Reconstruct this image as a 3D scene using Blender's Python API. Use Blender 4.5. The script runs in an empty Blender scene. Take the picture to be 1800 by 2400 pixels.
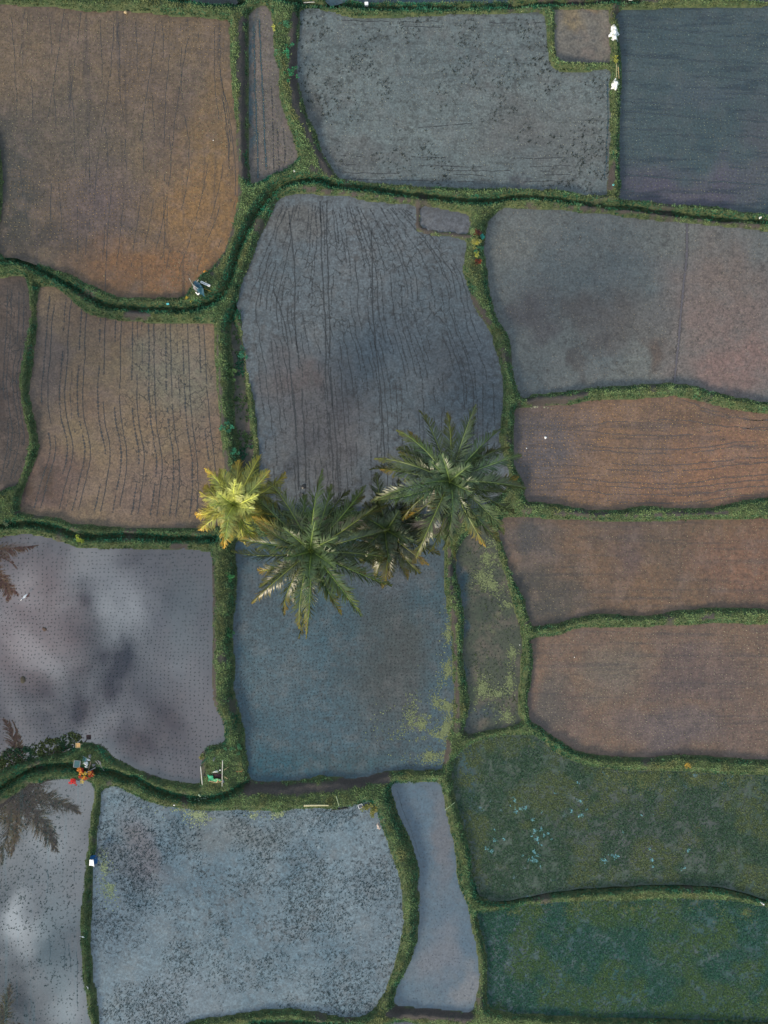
import bpy, math, random
import numpy as np
from mathutils import Vector
rng = np.random.default_rng(7); random.seed(7)
R = math.radians
S = 0.03            # metres per photo pixel on the ground (1800 x 2400 frame)
H = 75.0            # camera height
scn = bpy.context.scene
COL = scn.collection

# ---------------------------------------------------------------- camera
cam = bpy.data.cameras.new('camera'); camo = bpy.data.objects.new('camera', cam); COL.objects.link(camo)
camo.location = (0, 0, H); camo.rotation_euler = (0, 0, 0)
cam.sensor_fit = 'VERTICAL'; cam.sensor_height = 24
cam.lens = 24 / (2 * (1200 * S / H))
cam.clip_start = 1; cam.clip_end = 3000
scn.camera = camo
# ---------------------------------------------------------------- light
SUN_EL, SUN_AZ = 30, 218          # from the lower left of the picture (azimuth clockwise from +Y)
sd = Vector((math.sin(R(SUN_AZ)) * math.cos(R(SUN_EL)), math.cos(R(SUN_AZ)) * math.cos(R(SUN_EL)), math.sin(R(SUN_EL))))
sl = bpy.data.lights.new('sun', 'SUN'); sl.energy = 2.7; sl.angle = R(13); sl.color = (1.0, 0.84, 0.62)
so = bpy.data.objects.new('sun', sl); COL.objects.link(so); so.rotation_euler = sd.to_track_quat('Z', 'Y').to_euler()
scn.view_settings.view_transform = 'Standard'; scn.view_settings.look = 'None'
scn.view_settings.exposure = 0.92; scn.view_settings.gamma = 1

class NT:
    def __init__(s, tree): s.t = tree; s.l = tree.links
    def n(s, typ, props=None, **ins):
        nd = s.t.nodes.new(typ)
        for k, v in (props or {}).items(): setattr(nd, k, v)
        for k, v in ins.items():
            k = k.replace('_', ' ') if not k.startswith('i') or not k[1:].isdigit() else int(k[1:])
            sock = nd.inputs[k]
            if isinstance(v, bpy.types.NodeSocket): s.l.new(v, sock)
            else: sock.default_value = v
        return nd
    def math(s, op, a, b=0.0, clamp=False):
        return s.n('ShaderNodeMath', {'operation': op, 'use_clamp': clamp}, i0=a, i1=b).outputs[0]
    def mix(s, f, a, b, mode='MIX'):
        nd = s.t.nodes.new('ShaderNodeMix'); nd.data_type = 'RGBA'; nd.blend_type = mode; nd.clamp_factor = True
        for i, v in ((0, f), (6, a), (7, b)):
            if isinstance(v, bpy.types.NodeSocket): s.l.new(v, nd.inputs[i])
            else: nd.inputs[i].default_value = (tuple(v) + (1,))[:4] if i else v
        return nd.outputs[2]
    def ramp(s, f, lo, hi):
        nd = s.n('ShaderNodeMapRange', {'interpolation_type': 'SMOOTHSTEP'}, Value=f)
        nd.inputs['From Min'].default_value = lo; nd.inputs['From Max'].default_value = hi
        return nd.outputs[0]
    def noise(s, vec, scale, detail=5, rough=0.55, dist=0.0):
        return s.n('ShaderNodeTexNoise', None, Vector=vec, Scale=scale, Detail=detail, Roughness=rough, Distortion=dist).outputs[0]
    def vadd(s, a, b): return s.n('ShaderNodeVectorMath', {'operation': 'ADD'}, i0=a, i1=b).outputs[0]
    def vmul(s, a, b): return s.n('ShaderNodeVectorMath', {'operation': 'MULTIPLY'}, i0=a, i1=b).outputs[0]

# world: Nishita sky under a broken, soft cloud layer
w = bpy.data.worlds.new('World'); scn.world = w; w.use_nodes = True
w.node_tree.nodes.clear(); N = NT(w.node_tree)
sky = N.n('ShaderNodeTexSky', {'sky_type': 'NISHITA', 'sun_disc': False, 'sun_elevation': R(SUN_EL), 'sun_rotation': R(SUN_AZ)})
tc = N.n('ShaderNodeTexCoord').outputs['Generated']
sep = N.n('ShaderNodeSeparateXYZ', None, Vector=tc)
zz = N.math('MAXIMUM', sep.outputs[2], 0.06)
u = N.math('DIVIDE', sep.outputs[0], zz); v = N.math('DIVIDE', sep.outputs[1], zz)
uv = N.n('ShaderNodeCombineXYZ', None, X=u, Y=v).outputs[0]
c1 = N.noise(uv, 9.0, 7, 0.52, 0.6)
west = N.ramp(u, -0.12, -0.26)
cloud = N.math('ADD', N.math('ADD', 0.5, N.math('MULTIPLY', west, 0.14)), N.math('MULTIPLY', N.math('SUBTRACT', N.ramp(c1, 0.38, 0.66), 0.5), N.math('ADD', 0.05, N.math('MULTIPLY', west, 0.75))))
wn = N.n('ShaderNodeTexNoise', None, Vector=uv, Scale=9.0, Detail=6.0).outputs[1]
uvw = N.vadd(uv, N.vmul(N.vadd(wn, (-.5, -.5, -.5)), (0.17, 0.17, 0)))
def wblob(px, py, r, amt):
    global cloud
    c = ((px - 900) * S / H, -(py - 1200) * S / H, 0)
    d = N.n('ShaderNodeVectorMath', {'operation': 'DISTANCE'}, i0=uvw, i1=c).outputs['Value']
    g = N.math('MULTIPLY', N.math('SUBTRACT', 1.0, N.ramp(d, 0.0, r * S / H)), amt)
    cloud = N.math('ADD', cloud, g)
for b in ((300, 1450, 130, .7), (60, 1400, 110, .45), (270, 1550, 100, -.6), (235, 1640, 80, -.6), (180, 1520, 60, -.3), (60, 1590, 90, -.35), (100, 1500, 90, .4), (400, 1560, 120, .3),
          (340, 1760, 110, -.4), (200, 1330, 60, -.5), (30, 2150, 80, 1.6), (60, 2215, 70, 1.3), (10, 2190, 70, 1.2), (30, 2300, 70, -.6), (150, 1990, 100, .6), (120, 1880, 80, .3), (170, 2380, 90, 1.0),
          (60, 1960, 60, -.4), (470, 2330, 240, .6), (800, 2150, 200, .3), (1010, 2310, 150, .5)): wblob(*b)
cloud = N.math('MAXIMUM', N.math('MINIMUM', cloud, 2.6), 0.0)
ccol = N.mix(N.noise(uv, 5.0, 2), (0.72, 0.92, 0.98), (0.95, 0.89, 0.95))
cl = N.n('ShaderNodeVectorMath', {'operation': 'SCALE'}, i0=ccol); cl.inputs['Scale'].default_value = 29.0
dk = N.n('ShaderNodeVectorMath', {'operation': 'SCALE'}, i0=(0.42, 0.76, 1.0)); dk.inputs['Scale'].default_value = 3.0
cover = N.mix(N.math('MULTIPLY', cloud, 0.385), dk.outputs[0], cl.outputs[0])
zen = N.n('ShaderNodeMapRange', None, Value=sep.outputs[2]); zen.inputs['To Min'].default_value = .36; zen.inputs['To Max'].default_value = 1.05   # overcast: brighter overhead
cv_ = N.n('ShaderNodeVectorMath', {'operation': 'SCALE'}, i0=cover); N.l.new(zen.outputs[0], cv_.inputs['Scale'])
skyc = N.mix(0.90, sky.outputs[0], cv_.outputs[0])
bg = N.n('ShaderNodeBackground', None, Color=skyc, Strength=0.085)
ow = N.n('ShaderNodeOutputWorld', None, Surface=bg.outputs[0])

# ---------------------------------------------------------------- helpers
def W(px, py, z=0.0):
    k = S * (H - z) / H
    return ((px - 900) * k, -(py - 1200) * k, z)
def Wa(pts, z=0.0):
    a = np.array(pts, float); k = S * (H - z) / H
    return np.stack([(a[:, 0] - 900) * k, -(a[:, 1] - 1200) * k], 1)
def tag(o, label=None, cat=None, group=None, kind=None):
    if label: o['label'] = label
    if cat: o['category'] = cat
    if group: o['group'] = group
    if kind: o['kind'] = kind
    return o
def empty(name, loc, rz=0):
    o = bpy.data.objects.new(name, None); o.location = loc; o.rotation_euler = (0, 0, rz); COL.objects.link(o); return o
def npmesh(name, V, F, mat, parent=None, smooth=False, attrs=None, cols=None):
    """F: (n,k) index array with constant k, or list of such arrays"""
    Fs = F if isinstance(F, list) else [F]
    me = bpy.data.meshes.new(name)
    V = np.asarray(V, np.float32)
    me.vertices.add(len(V)); me.vertices.foreach_set('co', V.ravel())
    tot = sum(f.size for f in Fs); npoly = sum(len(f) for f in Fs)
    me.loops.add(tot); me.loops.foreach_set('vertex_index', np.concatenate([f.ravel() for f in Fs]).astype(np.int32))
    me.polygons.add(npoly)
    cnt = np.concatenate([np.full(len(f), f.shape[1]) for f in Fs]); st = np.concatenate([[0], np.cumsum(cnt)[:-1]])
    me.polygons.foreach_set('loop_start', st.astype(np.int32))
    try: me.polygons.foreach_set('loop_total', cnt.astype(np.int32))
    except Exception: pass
    if smooth: me.polygons.foreach_set('use_smooth', np.ones(npoly, bool))
    for k, a in (attrs or {}).items():
        at = me.attributes.new(k, 'FLOAT', 'POINT'); at.data.foreach_set('value', np.asarray(a, np.float32))
    if cols is not None:
        at = me.color_attributes.new('tint', 'FLOAT_COLOR', 'POINT')
        c = np.ones((len(V), 4), np.float32); c[:, :3] = cols; at.data.foreach_set('color', c.ravel())
    me.update(calc_edges=True); me.validate()
    me.materials.append(mat)
    o = bpy.data.objects.new(name, me); COL.objects.link(o)
    if parent: o.parent = parent
    return o
def hashn(ix, iy, seed):
    h = (ix.astype(np.int64) * 374761393 + iy.astype(np.int64) * 668265263 + seed * 1442695041) & 0x7fffffff
    h = ((h ^ (h >> 13)) * 1274126177) & 0x7fffffff
    return ((h ^ (h >> 16)) & 0xffff) / 65535.0
def vn(x, y, f, seed=0):
    x = np.asarray(x) * f + 1000; y = np.asarray(y) * f + 1000
    ix = np.floor(x); iy = np.floor(y); fx = x - ix; fy = y - iy
    fx = fx * fx * (3 - 2 * fx); fy = fy * fy * (3 - 2 * fy)
    a = hashn(ix, iy, seed); b = hashn(ix + 1, iy, seed); c = hashn(ix, iy + 1, seed); d = hashn(ix + 1, iy + 1, seed)
    return (a * (1 - fx) + b * fx) * (1 - fy) + (c * (1 - fx) + d * fx) * fy
def fbm(x, y, f, oct=4, seed=0):
    s = 0; amp = 1; t = 0
    for o in range(oct): s = s + amp * vn(x, y, f * 2 ** o, seed + o * 17); t += amp; amp *= 0.55
    return s / t
def smooth(e0, e1, x):
    t = np.clip((x - e0) / (e1 - e0), 0, 1); return t * t * (3 - 2 * t)
def catmull(pts, closed=True, sub=4):
    p = np.array(pts, float); n = len(p); out = []
    rngi = range(n) if closed else range(n - 1)
    for i in rngi:
        if closed: a, b, c, d = p[(i - 1) % n], p[i], p[(i + 1) % n], p[(i + 2) % n]
        else: a, b, c, d = p[max(i - 1, 0)], p[i], p[i + 1], p[min(i + 2, n - 1)]
        for k in range(sub):
            t = k / sub
            out.append(0.5 * ((2 * b) + (c - a) * t + (2 * a - 5 * b + 4 * c - d) * t * t + (3 * b - a - 3 * c + d) * t ** 3))
    if not closed: out.append(p[-1])
    return np.array(out)
def seg_dist(P, A, closed=False):
    """distance of points P (n,2) to polyline A"""
    best = np.full(len(P), 1e9)
    B = np.roll(A, -1, 0) if closed else A[1:]
    AA = A if closed else A[:-1]
    for a, b in zip(AA, B):
        d = b - a; L = d @ d + 1e-12
        t = np.clip(((P - a) @ d) / L, 0, 1)
        q = P - a - t[:, None] * d
        best = np.minimum(best, q[:, 0] ** 2 + q[:, 1] ** 2)
    return np.sqrt(best)
def inside(P, A):
    r = np.zeros(len(P), bool); x, y = P[:, 0], P[:, 1]
    j = len(A) - 1
    for i in range(len(A)):
        xi, yi = A[i]; xj, yj = A[j]
        if yi != yj:
            r ^= ((yi > y) != (yj > y)) & (x < (xj - xi) * (y - yi) / (yj - yi) + xi)
        j = i
    return r

# ---------------------------------------------------------------- paddies traced from the photo (photo pixels), with level
FIELDS = {
 'F1': (1.35, [(-20,20),(50,14),(108,15),(170,20),(217,29),(253,26),(325,29),(434,40),(520,45),(539,56),(539,145),(546,217),(553,289),(559,362),(560,434),(556,488),(538,555),(521,600),(499,629),(477,643),(452,665),(439,690),(427,698),(360,699),(289,698),(253,687),(202,665),(163,643),(108,625),(54,607),(0,595),(-12,560),(5,480),(3,370),(-12,300),(-22,150)]),
 'F2': (0.95, [(582,50),(592,28),(615,12),(632,22),(639,42),(643,72),(641,101),(645,136),(657,172),(654,203),(665,260),(683,307),(696,344),(694,378),(665,401),(636,411),(604,430),(588,430),(583,380),(582,325),(582,181)]),
 'F3': (0.55, [(708,24),(763,24),(802,36),(853,42),(925,40),(998,36),(1106,33),(1200,31),(1272,31),(1280,70),(1285,108),(1290,145),(1303,162),(1327,168),(1381,166),(1428,164),(1430,200),(1430,289),(1430,362),(1424,434),(1421,459),(1363,457),(1319,448),(1236,443),(1200,443),(1106,443),(998,439),(889,430),(824,423),(792,416),(774,390),(755,354),(737,307),(719,268),(705,217),(696,174),(696,127),(703,54)]),
 'F4': (0.6, [(1305,23),(1417,22),(1427,33),(1430,90),(1430,145),(1417,149),(1345,148),(1316,145),(1303,130),(1299,72),(1300,30)]),
 'F5': (0.3, [(1450,27),(1525,22),(1634,18),(1720,17),(1800,15),(1960,10),(1965,250),(1960,530),(1800,505),(1742,499),(1670,486),(1580,481),(1525,474),(1452,468),(1453,434),(1450,325),(1455,217),(1455,145),(1450,72)]),
 'F6': (0.75, [(647,474),(672,457),(708,454),(763,456),(817,459),(853,470),(920,476),(970,480),(974,500),(974,532),(983,543),(1034,553),(1090,561),(1089,600),(1088,636),(1099,680),(1117,730),(1142,763),(1160,806),(1175,871),(1182,925),(1175,980),(1173,1034),(1185,1080),(1196,1112),(1183,1150),(1120,1190),(1000,1206),(850,1198),(700,1200),(622,1195),(606,1150),(608,1080),(600,980),(586,907),(579,853),(568,774),(559,719),(561,683),(579,636),(593,600),(600,575),(618,535),(636,499)]),
 'F7': (0.8, [(987,485),(998,481),(1045,489),(1088,499),(1101,508),(1101,540),(1088,549),(1050,545),(1016,539),(987,532),(984,510)]),
 'F8': (0.3, [(1200,486),(1179,488),(1157,503),(1142,521),(1135,560),(1135,600),(1150,690),(1164,745),(1186,781),(1197,817),(1200,871),(1211,907),(1223,932),(1254,924),(1330,918),(1374,911),(1435,907),(1500,903),(1562,900),(1616,904),(1670,918),(1742,935),(1800,944),(1960,960),(1965,750),(1960,570),(1800,542),(1670,528),(1525,514),(1417,501),(1308,492)]),
 'F9': (0.28, [(1208,958),(1254,951),(1345,947),(1381,938),(1489,934),(1543,929),(1598,931),(1670,947),(1742,962),(1800,969),(1960,985),(1962,1070),(1960,1150),(1800,1164),(1706,1182),(1634,1193),(1580,1193),(1507,1188),(1453,1193),(1374,1195),(1308,1182),(1236,1175),(1227,1142),(1218,1114),(1204,1088),(1202,1034),(1205,985)]),
 'F10': (0.22, [(1175,1216),(1200,1209),(1272,1213),(1363,1218),(1453,1222),(1562,1220),(1670,1218),(1800,1213),(1960,1205),(1962,1320),(1960,1440),(1800,1431),(1706,1424),(1598,1431),(1507,1446),(1417,1440),(1363,1446),(1308,1460),(1272,1466),(1243,1464),(1225,1403),(1200,1356),(1193,1334),(1179,1290),(1168,1254)]),
 'F11': (0.15, [(1245,1497),(1308,1486),(1363,1471),(1453,1469),(1507,1469),(1562,1464),(1706,1460),(1800,1462),(1960,1470),(1962,1600),(1960,1790),(1800,1782),(1742,1780),(1688,1775),(1598,1770),(1507,1775),(1453,1773),(1363,1764),(1308,1735),(1265,1706),(1240,1688),(1236,1652),(1245,1580),(1246,1525)]),
 'F12': (0.55, [(553,1272),(620,1256),(750,1252),(900,1256),(1030,1262),(1042,1285),(1041,1345),(1048,1417),(1056,1453),(1059,1525),(1063,1616),(1063,1670),(1052,1724),(1038,1793),(1027,1804),(962,1805),(900,1811),(853,1822),(799,1823),(755,1818),(727,1825),(672,1833),(600,1831),(581,1815),(579,1779),(571,1706),(557,1656),(546,1616),(550,1562),(542,1471),(552,1417),(554,1340)]),
 'F13': (0.28, [(1070,1290),(1081,1276),(1099,1250),(1135,1229),(1157,1243),(1164,1280),(1179,1327),(1193,1374),(1204,1417),(1220,1482),(1222,1544),(1217,1616),(1216,1670),(1220,1692),(1179,1706),(1124,1717),(1088,1716),(1088,1699),(1099,1652),(1092,1598),(1083,1544),(1086,1489),(1086,1435),(1077,1381),(1068,1345)]),
 'F14': (0.6, [(546,755),(556,770),(571,817),(579,925),(593,1034),(592,1081),(578,1095),(564,1085),(550,962),(546,853),(541,781)]),
 'F15': (1.15, [(98,672),(130,674),(163,698),(203,730),(246,745),(307,752),(362,755),(430,757),(488,755),(504,768),(506,853),(514,962),(524,1070),(529,1125),(531,1180),(526,1226),(470,1238),(362,1238),(253,1236),(181,1229),(127,1214),(60,1204),(47,1193),(54,1150),(72,1106),(87,1063),(89,1023),(76,969),(69,925),(76,853),(85,781),(87,708),(90,680)]),
 'F16': (1.4, [(-60,660),(0,652),(36,645),(60,652),(69,672),(72,727),(65,799),(51,853),(49,907),(58,980),(69,1034),(58,1088),(43,1135),(22,1143),(0,1153),(-60,1160),(-90,900)]),
 'F17': (1.15, [(-60,1264),(0,1258),(36,1252),(90,1254),(145,1269),(181,1281),(235,1285),(362,1287),(477,1289),(495,1301),(499,1381),(501,1489),(499,1580),(503,1652),(521,1688),(530,1724),(520,1742),(485,1750),(474,1779),(471,1815),(465,1836),(416,1833),(362,1818),(325,1804),(271,1779),(246,1753),(217,1742),(188,1742),(163,1757),(127,1767),(81,1777),(45,1790),(0,1808),(-60,1840),(-90,1550)]),
 'F18': (1.3, [(-60,1930),(0,1886),(36,1859),(72,1837),(127,1826),(181,1826),(214,1833),(224,1848),(221,1866),(215,1911),(208,1966),(203,2011),(197,2071),(190,2144),(192,2234),(199,2306),(210,2379),(222,2440),(230,2520),(80,2530),(-60,2520),(-90,2200)]),
 'F19': (1.1, [(238,1858),(250,1844),(271,1843),(300,1854),(344,1874),(398,1889),(470,1898),(542,1896),(636,1901),(709,1894),(781,1894),(835,1885),(860,1876),(877,1888),(889,1916),(907,1963),(925,2017),(940,2071),(945,2126),(945,2180),(936,2223),(922,2270),(904,2317),(886,2350),(864,2375),(835,2383),(781,2380),(727,2370),(672,2364),(600,2370),(542,2379),(488,2386),(434,2400),(380,2440),(330,2520),(250,2520),(236,2440),(228,2342),(217,2288),(212,2216),(213,2144),(217,2053),(224,1981),(235,1890)]),
 'F20': (0.4, [(915,1842),(944,1834),(998,1831),(1028,1832),(1038,1847),(1048,1908),(1063,1963),(1070,2017),(1077,2071),(1095,2118),(1103,2162),(1117,2216),(1124,2270),(1122,2317),(1110,2360),(1100,2372),(1034,2368),(962,2360),(926,2357),(925,2332),(944,2288),(965,2241),(978,2198),(981,2125),(978,2035),(962,1970),(940,1926),(927,1890)]),
 'F21': (0.12, [(1062,1790),(1070,1771),(1106,1742),(1142,1728),(1200,1721),(1254,1724),(1290,1750),(1327,1775),(1374,1793),(1453,1802),(1598,1805),(1670,1813),(1800,1814),(1960,1820),(1962,1950),(1960,2125),(1800,2107),(1742,2089),(1670,2075),(1525,2071),(1417,2078),(1308,2086),(1236,2100),(1179,2111),(1138,2107),(1121,2089),(1106,2053),(1099,1981),(1081,1919),(1067,1872),(1059,1818)]),
 'F22': (0.0, [(1121,2138),(1179,2131),(1236,2120),(1308,2113),(1417,2111),(1598,2106),(1706,2109),(1800,2124),(1960,2150),(1962,2280),(1960,2400),(1800,2393),(1562,2386),(1345,2382),(1236,2375),(1200,2375),(1146,2360),(1139,2306),(1141,2252),(1132,2198),(1121,2162)]),
 'F23': (0.5, [(765,-130),(765,2),(820,2),(860,7),(1000,6),(1180,3),(1190,-10),(1190,-130)]),
 'F24': (0.9, [(-60,-130),(-60,-12),(360,-8),(480,4),(535,5),(560,-6),(565,-130)]),
 'F25': (0.3, [(1560,-130),(1540,-14),(1560,-4),(1620,0),(1960,-6),(1960,-130)]),
 'F26': (-0.3, [(900,2402),(1000,2400),(1100,2404),(1400,2416),(1960,2422),(1960,2530),(880,2530)]),
 'F27': (0.7, [(340,2530),(470,2424),(600,2410),(840,2416),(850,2440),(845,2530)]),
}
DITCH = [
 [(-60,620),(0,618),(54,617),(108,643),(163,669),(203,694),(253,718),(307,725),(434,728),(488,716),(524,690),(543,650),(557,600),(580,545),(600,505),(629,466),(654,440),(690,427),(745,423),(781,434),(853,439),(925,452),(998,461),(1070,470),(1142,470),(1200,458),(1272,461),(1345,470),(1424,478),(1489,484),(1562,493),(1634,502),(1706,509),(1800,516),(1950,530)],
 [(-60,1236),(0,1232),(54,1227),(90,1229),(145,1240),(181,1254),(217,1258),(307,1255),(398,1261),(506,1262)],
 [(-60,1885),(0,1848),(36,1824),(72,1803),(108,1794),(163,1790),(199,1799),(253,1803),(300,1821),(325,1822),(362,1845),(416,1862),(470,1868),(521,1862),(579,1838)],
 [(398,3),(470,12),(542,16),(570,10)], [(655,0),(700,4),(790,6),(853,14),(1000,15),(1200,10),(1500,-5)],
 [(600,2392),(727,2394),(850,2402)], [(545,742),(552,720)], [(1262,2376),(1560,2394),(1800,2402),(1950,2408)],
 [(1121,2098),(1179,2119),(1236,2110),(1308,2096),(1417,2088),(1525,2080),(1670,2084),(1742,2098),(1800,2116)],
]
# bare earth on the banks: polyline, radius (photo px)
BARE = [([(556,300),(566,480),(540,575),(505,650)], 3.5), ([(1052,1290),(1060,1420),(1070,1560),(1072,1680)], 3), ([(512,770),(516,860),(524,970),(536,1110)], 3), ([(1300,482),(1500,497),(1700,518),(1800,530)], 3), ([(700,444),(850,460),(980,474)], 3), ([(1300,1203),(1500,1208),(1700,1202)], 3), ([(205,1900),(192,2040)], 2.5),
        ([(585,1844),(700,1848),(800,1838),(905,1820)], 12), ([(571,60),(571,240),(572,420)], 9), ([(690,40),(688,200),(697,262),(735,345),(772,408)], 9),
        ([(915,2368),(1000,2376),(1100,2384)], 12), ([(1437,385),(1432,440)], 8), ([(979,480),(979,536),(1034,547),(1095,556)], 7),
        ([(1240,940),(1330,936),(1370,925)], 9), ([(310,742),(355,745)], 10), ([(1045,1745),(1040,1785)], 10),
        ([(410,1280),(440,1279)], 6), ([(1010,1225),(1060,1215)], 30), ([(700,1225),(900,1225)], 14), ([(1262,1,),(1560,0)], 4),
        ([(500,1310),(505,1450),(503,1560),(505,1640),(524,1690)], 5), ([(1640,1452),(1668,1446)], 5), ([(700,1226),(1000,1232)], 12), ([(1095,690),(1120,722),(1145,757)], 6)]
POLY = {}
for k, (z, pts) in FIELDS.items():
    c = Wa(catmull(pts, True, 4), z)
    # wobble of the shoreline
    nx = (fbm(c[:, 0], c[:, 1], 1.3, 3, 5) - .5) * .22; ny = (fbm(c[:, 0], c[:, 1], 1.3, 3, 9) - .5) * .22
    POLY[k] = c + np.stack([nx, ny], 1)
# ---------------------------------------------------------------- terrain height field
G = 0.14
xs = np.arange(W(-360, 0)[0], W(2160, 0)[0], G); ys = np.arange(W(0, 2660)[1], W(0, -260)[1], G)
GX, GY = np.meshgrid(xs, ys); P = np.stack([GX.ravel(), GY.ravel()], 1); n = len(P)
hmin = np.full(n, 9.0); wsum = np.full(n, 1e-9); wz = np.zeros(n); isin = np.zeros(n, bool); dedge = np.full(n, 9.0)
dn = (fbm(P[:, 0], P[:, 1], 2.2, 3, 21) - .5) * 0.28
hin = np.zeros(n)
for k, A in POLY.items():
    z = FIELDS[k][0]; lo = A.min(0) - 2.6; hi = A.max(0) + 2.6
    m = np.where((P[:, 0] > lo[0]) & (P[:, 0] < hi[0]) & (P[:, 1] > lo[1]) & (P[:, 1] < hi[1]))[0]
    Q = P[m]; d = seg_dist(Q, A, True); ins = inside(Q, A)
    d = np.where(ins, -d, d)
    dd = d + dn[m] * np.clip(0.5 + np.abs(d), 0, 1)
    mi = m[d < 0]; isin[mi] = True
    hin[mi] = z - 0.22 * smooth(0, .5, -d[d < 0])
    o = d >= 0; mo = m[o]
    slope = 1.9
    hmin[mo] = np.minimum(hmin[mo], z - .03 + slope * np.maximum(dd[o], 0))
    ww = np.exp(-d[o] / 0.45) * math.exp(1.8 * z); wsum[mo] += ww; wz[mo] += ww * z
    dedge[mo] = np.minimum(dedge[mo], d[o])
crest = np.where(wsum > 1e-6, wz / wsum, .8) + 0.50
far = smooth(2.0, 6.0, np.maximum(np.abs(P[:, 0]) - 31.5, np.abs(P[:, 1]) - 40.0))
crest = crest * (1 - far) + 0.7 * far + (fbm(P[:, 0], P[:, 1], .5, 3, 14) - .5) * .3
hgt = np.minimum(hmin, crest)
hgt = hgt + (fbm(P[:, 0], P[:, 1], 1.6, 4, 3) - .5) * 0.22 * np.clip(dedge / .4, 0, 1)
dditch = np.full(n, 9.0)
for L in DITCH:
    A = Wa(catmull(L, False, 4), .9); dditch = np.minimum(dditch, seg_dist(P, A))
dw = dditch + (vn(P[:, 0], P[:, 1], 2.5, 8) - .5) * .1
hgt -= 0.78 * np.exp(-(dw / 0.20) ** 2)
hgt = np.where(isin, hin, hgt)
soil = np.zeros(n)
for L, r in BARE:
    A = Wa(L, .7); d = seg_dist(P, A) + (fbm(P[:, 0], P[:, 1], 2.0, 3, 31) - .5) * .5
    soil = np.maximum(soil, 1 - smooth(r * S * .7, r * S * 1.15, d))
soil = np.maximum(soil, smooth(.66, .76, fbm(P[:, 0], P[:, 1], .8, 4, 77)) * .8)
HG = hgt.reshape(GX.shape); SG = soil.reshape(GX.shape); IG = isin.reshape(GX.shape); DG = dedge.reshape(GX.shape); DD = dditch.reshape(GX.shape)
def samp(A, x, y):
    fx = np.clip((np.asarray(x) - xs[0]) / G, 0, len(xs) - 1.001); fy = np.clip((np.asarray(y) - ys[0]) / G, 0, len(ys) - 1.001)
    ix = fx.astype(int); iy = fy.astype(int); fx = fx - ix; fy = fy - iy
    A = A.astype(float)
    return (A[iy, ix] * (1 - fx) + A[iy, ix + 1] * fx) * (1 - fy) + (A[iy + 1, ix] * (1 - fx) + A[iy + 1, ix + 1] * fx) * fy
def hz(x, y): return float(samp(HG, np.array([x]), np.array([y]))[0])
def onground(px, py, dz=0.0):
    """point of the terrain that shows at this photo pixel"""
    z = .8
    for _ in range(4):
        x, y, _z = W(px, py, z); z = hz(x, y)
    return Vector((x, y, z + dz))

# ---------------------------------------------------------------- materials
def newmat(name):
    m = bpy.data.materials.new(name); m.use_nodes = True; m.node_tree.nodes.clear(); return m, NT(m.node_tree)
def out(N, bsdf, ):
    N.n('ShaderNodeOutputMaterial', None, Surface=bsdf)
def P4(c): return tuple(c) + (1,)
def simple(name, col, rough=.6, var=.25, scale=8, metal=0, col2=None):
    m, N = newmat(name); co = N.n('ShaderNodeTexCoord').outputs['Object']
    f = N.noise(co, scale, 5)
    c2 = col2 or tuple(x * (1 - var) for x in col)
    c = N.mix(N.ramp(f, .3, .7), P4(col), P4(c2))
    b = N.n('ShaderNodeBsdfPrincipled', None, Base_Color=c, Roughness=rough, Metallic=metal)
    bp = N.n('ShaderNodeBump', None, Strength=.25, Distance=.01, Height=N.noise(co, scale * 4, 3)); N.l.new(bp.outputs[0], b.inputs['Normal'])
    out(N, b.outputs[0]); return m
def tintmat(name, rough=.55, trans=.0, gloss=.3):
    m, N = newmat(name); c = N.n('ShaderNodeVertexColor', {'layer_name': 'tint'}).outputs[0]
    b = N.n('ShaderNodeBsdfPrincipled', None, Base_Color=c, Roughness=rough); b.inputs['Specular IOR Level'].default_value = gloss
    if trans > 0:
        t = N.n('ShaderNodeBsdfTranslucent', None, Color=c); mx = N.n('ShaderNodeMixShader', None, Fac=trans)
        N.l.new(b.outputs[0], mx.inputs[1]); N.l.new(t.outputs[0], mx.inputs[2]); out(N, mx.outputs[0])
    else: out(N, b.outputs[0])
    return m
M_grass = tintmat('grass_blades', .6, .15, .25)
M_leaf = tintmat('palm_leaflets', .36, .06, .42); M_leafb = tintmat('palm_leaflets_backlit', .5, .55, .2)
M_plain = tintmat('tinted_plain', .55, 0, .3)

m, N = newmat('bank_soil_and_turf'); M_ground = m
co = N.n('ShaderNodeTexCoord').outputs['Object']
so_ = N.n('ShaderNodeAttribute', {'attribute_name': 'soil'}).outputs['Fac']
n1 = N.noise(co, 3.2, 6); n2 = N.noise(co, .7, 4); n3 = N.noise(co, 14, 4)
turf = N.mix(N.ramp(n1, .35, .65), (.026, .046, .016), (.070, .088, .034))
turf = N.mix(N.ramp(n2, .5, .7), turf, (.030, .055, .022))
dirt = N.mix(N.ramp(n3, .35, .65), (.034, .030, .030), (.060, .050, .046))
dirt = N.mix(N.ramp(n1, .55, .7), dirt, (.030, .032, .030))
c = N.mix(so_, turf, dirt)
b = N.n('ShaderNodeBsdfPrincipled', None, Base_Color=c, Roughness=.85)
bp = N.n('ShaderNodeBump', None, Strength=.7, Distance=.06, Height=n3); N.l.new(bp.outputs[0], b.inputs['Normal'])
out(N, b.outputs[0])

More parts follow.
